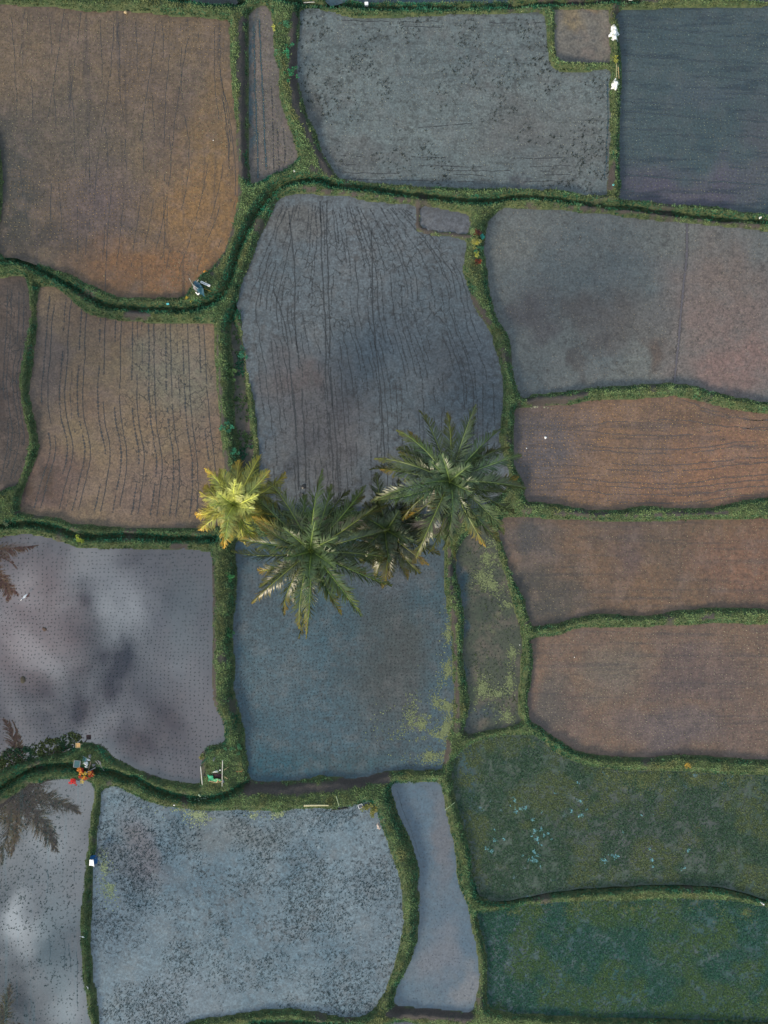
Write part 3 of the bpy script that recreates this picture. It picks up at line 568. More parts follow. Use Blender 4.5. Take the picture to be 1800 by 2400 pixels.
# ---------------------------------------------------------------- ruts, footprints and hoe marks laid flat on the mud
M_trough_shade, N = newmat('trough_shade'); t_ = N.n('ShaderNodeBsdfTransparent'); d_ = N.n('ShaderNodeBsdfPrincipled', None, Base_Color=(.035,.033,.035,1), Roughness=.5)
mx_ = N.n('ShaderNodeMixShader', None, Fac=.24); N.l.new(t_.outputs[0], mx_.inputs[1]); N.l.new(d_.outputs[0], mx_.inputs[2]); out(N, mx_.outputs[0])  # translucent dark band along ruts: soft shade of a trough, painted on
M_rut = simple('wet_rut', (.020, .022, .026), .35, .3, 6); M_rutb = simple('wet_rut_blue', (.016, .045, .062), .3, .3, 6); M_rutp = simple('wet_rut_purple', (.075, .066, .080), .35, .2, 6)
def ribbons(k, lines, width, mat, gap=.35, dots=False, name='rut', wig=.05, seedo=0, halo=True):
    V, F = [], []; z = FIELDS[k][0] + .004
    for li, L in enumerate(lines):
        A = Wa(catmull(L, False, 12), FIELDS[k][0])
        seg = np.linalg.norm(np.diff(A, axis=0), axis=1); s = np.concatenate([[0], np.cumsum(seg)])
        step = .09; t = np.arange(0, s[-1], step); X = np.interp(t, s, A[:, 0]); Y = np.interp(t, s, A[:, 1])
        X = X + (fbm(t, t * 0 + li * 7.1, 1.1, 4, 5 + seedo) - .5) * wig * 6; Y = Y + (fbm(t, t * 0 + li * 3.3, 1.1, 4, 8 + seedo) - .5) * wig * 6
        dx = np.gradient(X); dy = np.gradient(Y); nn = np.hypot(dx, dy) + 1e-9; nx, ny_ = -dy / nn, dx / nn
        if dots:
            width_ = width * .8; wv = width_ * (0.25 + .9 * (np.sin(t / .26 * 2 * np.pi + li) > .1) * rng.uniform(.5, 1.2, len(t)))
        else: wv = width * .75 * rng.uniform(.45, 1.2, len(t))
        on = fbm(t, t * 0 + li * 5.5, .35, 4, 70 + seedo) > gap
        for i in range(len(t) - 1):
            if not (on[i] and on[i + 1]): continue
            b = len(V); w0, w1 = wv[i] / 2, wv[i + 1] / 2
            V += [(X[i] - nx[i] * w0, Y[i] - ny_[i] * w0, z), (X[i] + nx[i] * w0, Y[i] + ny_[i] * w0, z), (X[i + 1] + nx[i + 1] * w1, Y[i + 1] + ny_[i + 1] * w1, z), (X[i + 1] - nx[i + 1] * w1, Y[i + 1] - ny_[i + 1] * w1, z)]
            F.append((b, b + 1, b + 2, b + 3))
    if F:
        tag(npmesh(name, V, np.array(F), mat), kind='stuff')
        if not halo: return
        V = np.array(V).reshape(-1, 4, 3); c0, c1 = (V[:, 0] + V[:, 1]) / 2, (V[:, 2] + V[:, 3]) / 2; k_ = 2.2
        Q = np.stack([c0 + (V[:, 0] - c0) * k_, c0 + (V[:, 1] - c0) * k_, c1 + (V[:, 2] - c1) * k_, c1 + (V[:, 3] - c1) * k_], 1)
        Q[:, :, 2] = z - .002
        tag(npmesh('trough_shade', Q.reshape(-1, 3), np.arange(len(Q) * 4).reshape(-1, 4), M_trough_shade), kind='stuff')
def lerplines(A, B, ts):
    A = np.array(A, float); B = np.array(B, float); return [A * (1 - t) + B * t for t in ts]
L15 = [(98,690),(90,760),(86,830),(78,900),(80,960),(96,1030),(94,1070),(78,1120),(58,1190)]
R15 = [(498,765),(503,830),(506,900),(512,960),(518,1020),(524,1070),(528,1110),(531,1160),(528,1220)]
ts = [v for t in (.06,.155,.25,.36,.45,.545,.64,.735,.835,.93) for v in (t - .013, t + .017)]
ribbons('F15', lerplines(L15, R15, ts[0::2]), .10, M_rut, .36, True, 'footprints', .02)
ribbons('F15', lerplines(L15, R15, ts[1::2]), .065, M_rut, .30, False, 'rut', .02, 3)
ribbons('F15', lerplines(L15, R15, [.59, .20, .69, .79]), .05, M_rut, .56, True, 'footprints', .03, 9)
L16 = [(-30,660),(-35,800),(-30,900),(-28,1000),(-35,1140)]; R16 = [(66,690),(62,800),(46,900),(66,1030),(40,1120)]
ribbons('F16', lerplines(L16, R16, [.5,.6,.78,.9]), .06, M_rut, .32, False, 'rut', .02)
L6 = [(655,480),(600,620),(572,720),(590,860),(606,1000),(618,1180)]; R6 = [(960,490),(1080,620),(1120,760),(1165,880),(1170,1000),(1165,1140)]
ts6 = [v for t in (.04,.08,.125,.17,.215,.26,.30,.345,.39,.43,.475,.52,.565,.61,.655,.70,.745,.79,.84,.88,.92,.965) for v in (t - .012, t + .014)]
ribbons('F6', lerplines(L6, R6, ts6[0::2]), .075, M_rut, .44, True, 'footprints', .05)
ribbons('F6', lerplines(L6, R6, ts6[1::2]), .06, M_rut, .48, False, 'rut', .05, 4)
ribbons('F6', [[(672,470),(690,620),(692,760),(705,900),(715,1050),(720,1180)],[(750,470),(755,620),(762,760),(765,900),(778,1050),(782,1180)],[(765,470),(768,620),(772,760),(776,900),(790,1050),(795,1180)],[(870,480),(872,620),(876,760),(890,900),(900,1050),(904,1180)],[(640,680),(668,760),(680,860),(692,1000),(700,1150)]], .09, M_rut, .30, False, 'rut', .03, 14)
L1 = [(0,40),(12,200),(20,400),(60,600)]; R1 = [(530,60),(530,200),(548,400),(470,640)]
L1b = [(60,20),(45,180),(40,330),(30,500),(110,615)]
ribbons('F1', lerplines(L1, R1, [.05,.12,.22,.30,.36,.44,.52,.60,.66,.72,.80,.88,.95,.975]), .05, M_rut, .47, False, 'rut', .04, 0, False)
ribbons('F1', [[(60,20),(45,150),(32,300)],[(150,20),(130,170),(112,280)],[(190,30),(175,150),(160,260)],[(270,40),(255,200),(235,330),(220,480)],[(365,60),(345,220),(330,330)],[(440,90),(415,250),(400,380),(390,520)],[(400,100),(385,300),(385,480),(385,620)],[(262,430),(252,560),(245,690)],[(210,400),(205,500),(200,600)],[(125,400),(118,470),(120,540)],[(528,220),(545,320),(553,420),(545,500),(510,580)],[(515,160),(535,280),(545,400)],[(520,180),(531,300),(538,400)]], .055, M_rut, .38, False, 'rut', .03, 5, False)
ribbons('F2', [[(595,60),(598,200),(603,330),(604,420)],[(608,45),(612,150),(618,260),(624,400)]], .13, M_rutb, .2, False, 'rut', .02)
ribbons('F2', [[(650,300),(652,350),(654,400)],[(664,300),(667,340),(668,395)],[(636,200),(640,300),(642,405)]], .08, M_rut, .3, True, 'footprints', .02)
ribbons('F9', [[(1215,1000+i*0),(1330,1000),(1450,990),(1600,985),(1700,1000),(1850,1010)] if i == 0 else [(1212,y0),(1330,y0-3),(1450,y0+8),(1600,y0+10),(1720,y0-4),(1850,y0-12)] for i, y0 in enumerate((1000,1010,1042,1052,1080,1094,1122,1134,1150,1168))], .07, simple('furrow_brown', (.078,.058,.054), .4, .2, 5), .34, False, 'furrow', .04)
ribbons('F9', [[(1600,938),(1660,958),(1720,975),(1790,985),(1880,990)],[(1640,960),(1700,978),(1760,985),(1860,988)]], .07, bpy.data.materials['furrow_brown'], .35, False, 'furrow', .05)
ribbons('F5', [[(1455,y0),(1540,y0+4),(1640,y0+14),(1740,y0+20),(1880,y0+26)] for y0 in (60,92,128,165,200,238,262,300,338,372,410,446)], .10, simple('furrow_blue', (.024,.040,.056), .3, .2, 5), .44, False, 'furrow', .05)
ribbons('F3', [[(800,y0),(950,y0+2),(1150,y0+6),(1350,y0+4)] for y0 in (48,60,365,385,395,405,420)] + [[(980,300),(1060,292),(1180,288)],[(900,305),(980,298),(1050,296)]], .05, M_rut, .5, False, 'furrow', .03)
ribbons('F3', [[(1423,190),(1424,260),(1423,340),(1417,420)]], .10, M_rutb, .35, True, 'footprints', .03)
ribbons('F8', [[(1610,512),(1609,600),(1600,690),(1592,781),(1586,840),(1580,899)]], .20, M_rutp, -1, False, 'rut', .008)
ribbons('F18', [[(x0,2040),(x0+2,2150),(x0+6,2260),(x0+10,2390)] for x0 in (112,146,158,174)], .07, M_rutb, .56, True, 'footprints', .05, 0, False)
ribbons('F20', [[(930,1850),(945,1900),(965,1950),(985,2010)]], .03, M_rutb, .4, False, 'rut', .02)
# dark footprints along the shore of the tall mud paddy
# ---------------------------------------------------------------- coconut palms
def frond(palm, L, az, rise, droop, col, tipcol, roll=0.0, leaf=.75, npair=60, dead=0.0, lmat=None, lw=1.0):
    """one pinnate frond growing from the crown, az from +X"""
    K = 26; t = np.linspace(0, 1, K)
    ang = rise - droop * t ** 1.35
    ds = L / (K - 1)
    r = np.concatenate([[0], np.cumsum(np.cos(ang[:-1]) * ds)]); h = np.concatenate([[0], np.cumsum(np.sin(ang[:-1]) * ds)])
    cv = rng.uniform(-.24, .24) * t ** 2 * L      # sideways sweep
    T = np.array([math.cos(az), math.sin(az), 0]); B = np.array([-math.sin(az), math.cos(az), 0]); U = np.array([0, 0, 1.])
    Cn = r[:, None] * T + cv[:, None] * B + h[:, None] * U
    tan = np.gradient(Cn, axis=0); tan /= np.linalg.norm(tan, axis=1)[:, None]
    side = np.cross(tan, U); side /= np.linalg.norm(side, axis=1)[:, None] + 1e-9
    up = np.cross(side, tan)
    rl = roll * t
    s2 = side * np.cos(rl)[:, None] + up * np.sin(rl)[:, None]; u2 = -side * np.sin(rl)[:, None] + up * np.cos(rl)[:, None]
    V = []; Fq = []; C = []
    # rachis, a tapered three-sided bar
    rc = np.array(col) * 1.9 + np.array([.055, .055, 0.0])
    for i in range(K):
        w_ = .06 * (1 - .75 * t[i]) + .008
        for a in (s2[i] * w_ + u2[i] * .012, u2[i] * w_ * .8 + u2[i] * .015, -s2[i] * w_ + u2[i] * .012): V.append(Cn[i] + a); C.append(rc)
        if i:
            b = i * 3
            for q in range(3): Fq.append((b - 3 + q, b - 3 + (q + 1) % 3, b + (q + 1) % 3, b + q))
    tt = np.linspace(.13, .995, npair)
    for sgn in (1, -1):
        for v_ in tt:
            if rng.random() < .05: continue
            v_ = min(1, max(0, v_ + rng.normal(0, .004)))
            i = v_ * (K - 1); a = int(min(i, K - 2)); f = i - a
            p = Cn[a] * (1 - f) + Cn[a + 1] * f; tg = tan[a]; sd_ = s2[a] * sgn; uu = u2[a]
            ll = leaf * (.45 + .85 * math.sin(math.pi * min(1, v_ * .93 + .12)) ** .8) * rng.uniform(.85, 1.12)
            if v_ > .9: ll *= 1 - (v_ - .9) * 3.2
            sweep = .55 + .6 * v_ + .22 * math.sin(v_ * 37 + sgn * 2 + az * 5) + rng.normal(0, .12)
            d1 = tg * math.sin(sweep) + sd_ * math.cos(sweep) + uu * (.55 - .3 * v_)
            d1 /= np.linalg.norm(d1); d2 = d1 + np.array([0, 0, -1.]) * rng.uniform(.7, 1.4) * (.8 + dead); d2 /= np.linalg.norm(d2)
            wv = np.cross(d1, uu); wv /= np.linalg.norm(wv) + 1e-9
            wv = wv * math.cos(.5) + uu * math.sin(.5) * sgn
            w_ = .043 * lw * rng.uniform(.8, 1.25)
            p1 = p + d1 * ll * .5; p2 = p1 + d2 * ll * .5; b = len(V)
            V += [p - wv * w_ * .5, p + wv * w_ * .5, p1 + wv * w_ * .55, p1 - wv * w_ * .55, p2 + wv * .006, p2 - wv * .006]
            Fq += [(b, b + 1, b + 2, b + 3), (b + 3, b + 2, b + 4, b + 5)]
            f = max(0, (v_ - .55) / .45) * (1 if rng.random() < .8 else .3)
            cc = np.array(col) * rng.uniform(.7, 1.3) * (1 - f * dead) + np.array(tipcol) * f * dead
            ce = np.array(col) * rng.uniform(.8, 1.4) * (1 - dead * min(1, f + .3)) + np.array(tipcol) * dead * min(1, f + .3)
            C += [cc, cc, cc, cc, ce, ce]
    o = npmesh('frond', np.array(V), np.array(Fq), lmat or M_leaf, parent=palm, cols=np.array(C))
    return o
M_trunk = simple('palm_trunk', (.10, .085, .07), .9, .5, 5)
M_nut = simple('coconut_green', (.13, .13, .03), .5, .4, 5, col2=(.20, .12, .03))
def lathe_path(name, pts, radii, mat, parent, seg=12):
    pts = np.array(pts, float); V = []
    for i, p in enumerate(pts):
        for q in range(seg):
            a = q / seg * 6.2832; V.append(p + np.array([math.cos(a), math.sin(a), 0]) * radii[i])
    F = [(i * seg + q, i * seg + (q + 1) % seg, (i + 1) * seg + (q + 1) % seg, (i + 1) * seg + q) for i in range(len(pts) - 1) for q in range(seg)]
    return npmesh(name, V, np.array(F), mat, parent=parent, smooth=True)
def palm(px, py, z, tips, col, label, lean=(0, 0), lenk=1.03, zin=None, world=None, tipcol=(.42, .25, .04), leaf=.72, inner=7, npair=76, colvar=.35, lower=9, lmat=None, lw=1.0):
    if world is None:
        cx, cy, _ = W(px, py, z)
    else: cx, cy = world
    bx, by = cx + lean[0], cy + lean[1]; gz_ = hz(bx, by) if abs(bx) < 36 and abs(by) < 41 else .5
    root = empty('coconut_palm', (bx, by, gz_)); tag(root, label, 'palm tree', 'coconut palms among the paddies')
    top = np.array([cx - bx, cy - by, z - gz_ - .15]); K = 28
    pts = [top * np.array([(i / K) ** 1.5, (i / K) ** 1.5, i / K]) - np.array([0, 0, .15 * (i == 0)]) for i in range(K + 1)]
    rad = [.16 + .14 * math.exp(-i * 1.1) + .012 * (i % 2) for i in range(K + 1)]
    lathe_path('trunk', pts, rad, M_trunk, root)
    crown = empty('crown', tuple(top)); crown.parent = root
    order = 0
    for tp in tips:
        tx, ty = tp[0], tp[1]; dead = tp[2] if len(tp) > 2 else .12
        drop = tp[3] if len(tp) > 3 else rng.uniform(.2, 1.0)
        dx, dy = (tx - px) * S * (H - z) / H, -(ty - py) * S * (H - z) / H
        r = math.hypot(dx, dy) * lenk; az = math.atan2(dy, dx)
        rise = .95 - .85 * drop; droop = 1.0 + .5 * drop
        # arc length for the horizontal reach
        t = np.linspace(0, 1, 26); reach = np.mean(np.cos(rise - droop * t ** 1.35)); L = r / reach
        cc = np.array(col) * rng.uniform(1 - colvar, 1 + colvar) * np.array([rng.uniform(.85, 1.2), 1, rng.uniform(.8, 1.2)])
        frond(crown, L, az, rise, droop, cc, tipcol, roll=rng.uniform(-1.3, 1.3), leaf=leaf, npair=npair, dead=dead, lmat=lmat, lw=lw)
    for i in range(lower):      # older fronds hanging below the crown, shade put into their darker tint
        a_ = i * 6.283 / lower + rng.uniform(-.3, .3); Rm = np.mean([math.hypot(t_[0] - px, t_[1] - py) for t_ in tips]) * S * (H - z) / H * rng.uniform(.55, .9)
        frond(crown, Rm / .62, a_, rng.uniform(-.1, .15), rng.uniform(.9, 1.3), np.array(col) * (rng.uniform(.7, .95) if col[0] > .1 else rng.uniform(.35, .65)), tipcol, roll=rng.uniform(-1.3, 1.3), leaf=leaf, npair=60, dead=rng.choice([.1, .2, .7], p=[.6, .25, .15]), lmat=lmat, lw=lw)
    for i in range(inner):
        az = i * 2.4 + rng.uniform(-.3, .3)
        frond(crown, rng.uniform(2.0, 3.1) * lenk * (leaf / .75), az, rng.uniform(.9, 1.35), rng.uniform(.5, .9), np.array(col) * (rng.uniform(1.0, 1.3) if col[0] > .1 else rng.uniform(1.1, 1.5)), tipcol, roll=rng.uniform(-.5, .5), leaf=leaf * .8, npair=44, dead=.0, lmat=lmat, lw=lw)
    for i in range(9):
        a = i * .75; rr = .28 + .1 * (i % 2); V = []; Fs = []
        c = np.array([rr * math.cos(a), rr * math.sin(a), -.15 - .14 * (i % 3)])
        for ring in range(5):
            ph = math.pi * (ring + .5) / 5
            for q in range(7): V.append(c + np.array([.10 * math.sin(ph) * math.cos(q * .8976), .10 * math.sin(ph) * math.sin(q * .8976), .13 * math.cos(ph)]))
        Fs = [(r_ * 7 + q, r_ * 7 + (q + 1) % 7, (r_ + 1) * 7 + (q + 1) % 7, (r_ + 1) * 7 + q) for r_ in range(4) for q in range(7)]
        npmesh('coconut', V, np.array(Fs), M_nut, parent=crown, smooth=True)
    return root
def z1(l): return [(450 + a[0] * .2712, 1050 + a[1] * .2712) + tuple(a[2:]) for a in l]
def z2(l): return [(850 + a[0] * .2411, 940 + a[1] * .2411) + tuple(a[2:]) for a in l]
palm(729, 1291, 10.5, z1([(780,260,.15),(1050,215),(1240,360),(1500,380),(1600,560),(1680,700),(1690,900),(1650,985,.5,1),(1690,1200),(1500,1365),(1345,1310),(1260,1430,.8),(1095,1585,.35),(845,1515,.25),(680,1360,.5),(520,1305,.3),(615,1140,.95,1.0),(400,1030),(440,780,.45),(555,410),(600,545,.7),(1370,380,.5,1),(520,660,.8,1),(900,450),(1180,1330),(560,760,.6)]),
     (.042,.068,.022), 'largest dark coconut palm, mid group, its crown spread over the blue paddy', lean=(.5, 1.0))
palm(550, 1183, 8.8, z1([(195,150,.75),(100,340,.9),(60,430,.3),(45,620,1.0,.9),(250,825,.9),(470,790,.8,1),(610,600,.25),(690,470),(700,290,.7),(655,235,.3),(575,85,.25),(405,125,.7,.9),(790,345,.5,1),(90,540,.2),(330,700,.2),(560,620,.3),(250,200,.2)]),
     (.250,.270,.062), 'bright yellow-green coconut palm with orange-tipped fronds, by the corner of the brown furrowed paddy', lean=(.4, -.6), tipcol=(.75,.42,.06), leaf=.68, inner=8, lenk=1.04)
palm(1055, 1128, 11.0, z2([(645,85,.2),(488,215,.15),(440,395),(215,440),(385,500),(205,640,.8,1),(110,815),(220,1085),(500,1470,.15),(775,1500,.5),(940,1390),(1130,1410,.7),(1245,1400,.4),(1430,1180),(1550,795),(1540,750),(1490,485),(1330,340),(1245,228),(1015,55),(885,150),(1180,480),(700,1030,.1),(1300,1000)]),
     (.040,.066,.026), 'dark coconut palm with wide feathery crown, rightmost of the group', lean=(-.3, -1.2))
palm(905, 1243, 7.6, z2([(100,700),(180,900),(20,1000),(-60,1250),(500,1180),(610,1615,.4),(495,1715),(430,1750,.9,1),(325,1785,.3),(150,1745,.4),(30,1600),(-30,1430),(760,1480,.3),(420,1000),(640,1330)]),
     (.026,.042,.015), 'low shaded coconut palm half hidden between the two big dark crowns', lean=(.2, .4), lenk=.98, leaf=.7, inner=6)  # darker frond tint: shade of the big crowns put into the colour
# palms standing just outside the picture, seen mirrored in the flooded paddies
def mirror_palm(rpx, rpy, z, R0, n, label, water):
    zz_ = z - water; k = S * (H - water + zz_) / H * 1.0
    x = (rpx - 900) * k; y = -(rpy - 1200) * k
    f = S * (H - z) / H; px = 900 + x / f; py = 1200 - y / f
    tips = [(px + R0 / f * math.cos(a) * rng.uniform(.85, 1.05), py + R0 / f * math.sin(a) * rng.uniform(.85, 1.05)) for a in np.arange(n) / n * 6.283 + rng.uniform(-.12, .12, n)]
    palm(px, py, z, tips, (.42,.38,.06), label, leaf=.95, inner=4, world=(x, y), npair=90, lower=4, lmat=M_leafb, lw=1.5)  # leaf tint raised: backlight on the undersides put into the colour
mirror_palm(30, 1866, 13, 5.5, 12, 'coconut palm outside the picture, its fronds mirrored beside the narrow grass bank', 1.2)
mirror_palm(-85, 1290, 12, 5.3, 13, 'coconut palm outside the picture, mirrored at the upper left of the flooded paddy', 1.1)
mirror_palm(-25, 2450, 12, 4.8, 12, 'coconut palm outside the picture, mirrored at the lowest left corner', 1.2)

# ---------------------------------------------------------------- shrubs and flowers
def shrub(px, py, rad, hgt_, cols, label, name='shrub', n=160, leafs=.13, cat='shrub', group=None, squash=(1, 1), z0=None):
    g = onground(px, py) if z0 is None else Vector(W(px, py, z0))
    root = empty(name, g); tag(root, label, cat, group)
    V = []; F = []; C = []
    ncl = max(4, n // 14); cl = [(rng.normal(0, .45) * rad * squash[0], rng.normal(0, .45) * rad * squash[1], rng.uniform(.35, 1) * hgt_, cols[rng.integers(len(cols))]) for _ in range(ncl)]
    for i in range(n):
        cx, cy, cz, cc = cl[i % ncl]
        a = rng.uniform(0, 6.283); tilt = rng.uniform(-.2, .6); L = leafs * rng.uniform(.7, 1.3); wd = L * .38
        d = np.array([math.cos(a) * math.cos(tilt), math.sin(a) * math.cos(tilt), math.sin(tilt)]); s = np.array([-math.sin(a), math.cos(a), 0]); u_ = np.array([0, 0, 1.])
        c = np.array([cx, cy, cz + rng.uniform(-.05, .05)]) + d * L * .15; b = len(V)
        V += [c, c + d * L * .5 + s * wd * .5 - u_ * .01, c + d * L - u_ * L * .25, c + d * L * .5 - s * wd * .5 - u_ * .01]
        F.append((b, b + 1, b + 2, b + 3)); q = np.array(cc) * rng.uniform(.6, 1.3); C += [q * .9, q, q * 1.1, q]
    npmesh('leaves', V, np.array(F), M_grass, parent=root, cols=np.array(C))
    SV = []; SF = []
    for (cx, cy, cz, _) in cl[:8]:
        b = len(SV)
        for (qx, qy, qz) in ((0, 0, -.05), (cx, cy, cz)):
            for k in range(4): SV.append((qx + .012 * math.cos(k * 1.57), qy + .012 * math.sin(k * 1.57), qz))
        SF += [(b + k, b + (k + 1) % 4, b + 4 + (k + 1) % 4, b + 4 + k) for k in range(4)]
    npmesh('stems', SV, np.array(SF), M_trunk, parent=root)
    return root
REDC = [(.50,.02,.015), (.40,.03,.02), (.60,.22,.03), (.62,.33,.05)]
shrub(176, 1826, .32, .5, [(.55,.012,.012), (.45,.02,.02)], 'bright red croton shrub at the water edge, at the left tip of the colourful planting', 'croton_shrub', 110)
shrub(193, 1806, .30, .8, [(.5,.03,.02), (.58,.2,.03), (.55,.35,.05)], 'red and orange croton shrub under the heap of blue boards', 'croton_shrub', 130)
shrub(200, 1820, .34, .7, [(.55,.28,.03), (.42,.04,.02), (.5,.36,.05)], 'yellow and dark red croton shrub in the middle of the colourful planting', 'croton_shrub', 130)
shrub(215, 1811, .30, .8, [(.62,.34,.08), (.6,.25,.04), (.35,.03,.02)], 'orange croton shrub on the right of the colourful planting', 'croton_shrub', 120)
shrub(189, 1265, .32, .45, [(.28,.33,.04), (.20,.26,.03)], 'lone lime green shrub on the grass bank above the pink flooded paddy', n=110)
shrub(1115, 570, .42, .7, [(.38,.36,.05), (.28,.27,.06), (.2,.2,.06)], 'large yellow leaved shrub on the bank between the grey paddies', n=200)
shrub(1116, 597, .2, .5, [(.26,.28,.05)], 'small olive yellow shrub just below the large yellow one', n=60)
shrub(1129, 557, .2, .5, [(.03,.24,.20), (.02,.15,.12)], 'blue-green leaved plant right beside the large yellow shrub', n=70)
shrub(1117, 543, .26, .5, [(.05,.012,.018), (.10,.03,.015)], 'dark purple-red shrub above the large yellow one', n=90)
shrub(1120, 612, .25, .45, [(.16,.025,.01), (.05,.02,.01)], 'rusty red shrub lowest in the row of shrubs on the bank', n=90)
shrub(1108, 545, .25, .5, [(.20,.25,.11), (.15,.2,.08)], 'pale green plant at the end of the small mud dyke', n=60)
shrub(1117, 588, .28, .4, [(.015,.12,.07), (.03,.10,.05)], 'deep green plant between the yellow shrubs on the bank', n=90)
shrub(864, 1890, .5, .45, [(.20,.19,.045), (.12,.14,.035)], 'yellow-green bush in the corner of the speckled paddy beside a white crate', n=200, squash=(1, .6))
shrub(873, 1903, .45, .4, [(.22,.20,.05), (.11,.13,.035)], 'yellow-green bush trailing along the bank above a crumpled sack', n=170, squash=(.6, 1))
shrub(1610, 1794, .24, .3, [(.45,.28,.04), (.30,.2,.04)], 'small golden orange shrub on the bank above the green weedy paddy', n=70)
shrub(1444, 142, .25, .3, [(.26,.27,.05)], 'yellow-green tuft plant on the narrow bank between the two white sheets', n=60)
shrub(643, 66, .16, .25, [(.34,.36,.08)], 'small yellow-green plant at the edge of the narrow top paddy', n=36)
shrub(477, 1772, .24, .4, [(.16,.15,.04), (.07,.11,.03)], 'olive bush at the corner of the flooded pink paddy by the leaning pole', n=80)
for i, (px, py, r_, c) in enumerate([(570,830,.5,(.02,.10,.06)),(540,880,.5,(.05,.10,.03)),(535,1000,.5,(.02,.12,.07)),(548,1060,.4,(.02,.11,.06)),(540,1350,.4,(.02,.10,.03)),(538,1480,.4,(.02,.09,.03)),(676,120,.4,(.02,.13,.06)),(682,175,.5,(.02,.12,.05)),(550,1750,.5,(.02,.09,.04)),(20,1225,.45,(.06,.09,.05)),(672,60,.4,(.03,.10,.05))]):
    where = ['low in the shaded ditch beside the cracked paddy','on the bank above the shaded ditch','halfway down the shaded ditch bank','at the lower end of the shaded ditch near the yellow palm','upper one on the bank beside the blue paddy','lower one on the bank beside the blue paddy','on the bank of the narrow top paddy','below it on the bank of the narrow top paddy','on the bank above the leaning poles','at the left edge between two ditches','near the top of the narrow bank'][i]
    shrub(px, py, r_, .4, [c, tuple(v * 1.5 for v in c)], 'deep green shrub ' + where, n=130, group='deep green shrubs on the banks')

# ---------------------------------------------------------------- small things
M_white = simple('white_plastic', (.80, .80, .82), .45, .12, 10); M_blue = simple('blue_plastic', (.010, .10, .30), .4, .3, 5)
M_tarp = simple('tarp_blue_grey', (.015, .075, .12), .5, .4, 4); M_grey = simple('weathered_grey', (.22, .22, .25), .7, .35, 8)
M_bamboo = simple('dry_bamboo', (.48, .44, .26), .55, .25, 10); M_pale = simple('pale_pole', (.42, .42, .40), .55, .3, 9)
M_black = simple('black_plastic', (.012, .012, .014), .4, .3, 5); M_green = simple('green_cloth', (.01, .27, .14), .6, .3, 4)
M_tan = simple('tan_trim', (.42, .31, .17), .7, .2, 8); M_orange = simple('orange_plastic', (.60, .24, .03), .5, .35, 6)
M_teal = simple('teal_board', (.018, .085, .105), .6, .3, 5); M_pink = simple('pinkish_sack', (.48, .40, .37), .7, .3, 12)
M_tray = simple('woven_tray', (.50, .30, .12), .7, .35, 20); M_ltteal = simple('pale_teal_board', (.05, .20, .24), .6, .3, 5); M_tq = simple('turquoise_plastic', (.10, .50, .55), .5, .2, 6)
M_maroon = simple('maroon_cloth', (.05, .018, .025), .8, .3, 6); M_ltgreen = simple('light_green_cloth', (.10, .34, .17), .6, .2, 5)
def box(name, loc, size, rot, mat, parent=None, bev=.012):
    import bmesh
    bm = bmesh.new(); bmesh.ops.create_cube(bm, size=1); bmesh.ops.scale(bm, vec=size, verts=bm.verts)
    bmesh.ops.bevel(bm, geom=bm.edges[:], offset=min(bev, min(size) * .3), segments=2, affect='EDGES')
    me = bpy.data.meshes.new(name); bm.to_mesh(me); bm.free(); me.materials.append(mat)
    o = bpy.data.objects.new(name, me); o.location = loc; o.rotation_euler = rot; COL.objects.link(o)
    if parent: o.parent = parent
    return o
def rod(name, a, b, r0, r1, mat, parent=None, knots=5):
    """a slightly bent, knotted pole from a to b"""
    a = Vector(a); b = Vector(b); ax = (b - a).normalized(); u_ = ax.orthogonal().normalized(); v_ = ax.cross(u_); K = knots * 4; V = []
    for i in range(K + 1):
        t = i / K; c = a.lerp(b, t) + u_ * math.sin(t * 3.1) * (b - a).length * .008
        r = (r0 * (1 - t) + r1 * t) * (1.14 if i % 4 == 0 else 1)
        for q in range(8): V.append(c + (u_ * math.cos(q * .785) + v_ * math.sin(q * .785)) * r)
    F = [(i * 8 + q, i * 8 + (q + 1) % 8, (i + 1) * 8 + (q + 1) % 8, (i + 1) * 8 + q) for i in range(K) for q in range(8)]
    bV = len(V); V += [a, b]
    o = npmesh(name, [tuple(v) for v in V], [np.array(F), np.array([(bV, (q + 1) % 8, q) for q in range(8)] + [(bV + 1, K * 8 + q, K * 8 + (q + 1) % 8) for q in range(8)])], mat, parent=parent, smooth=True)
    return o
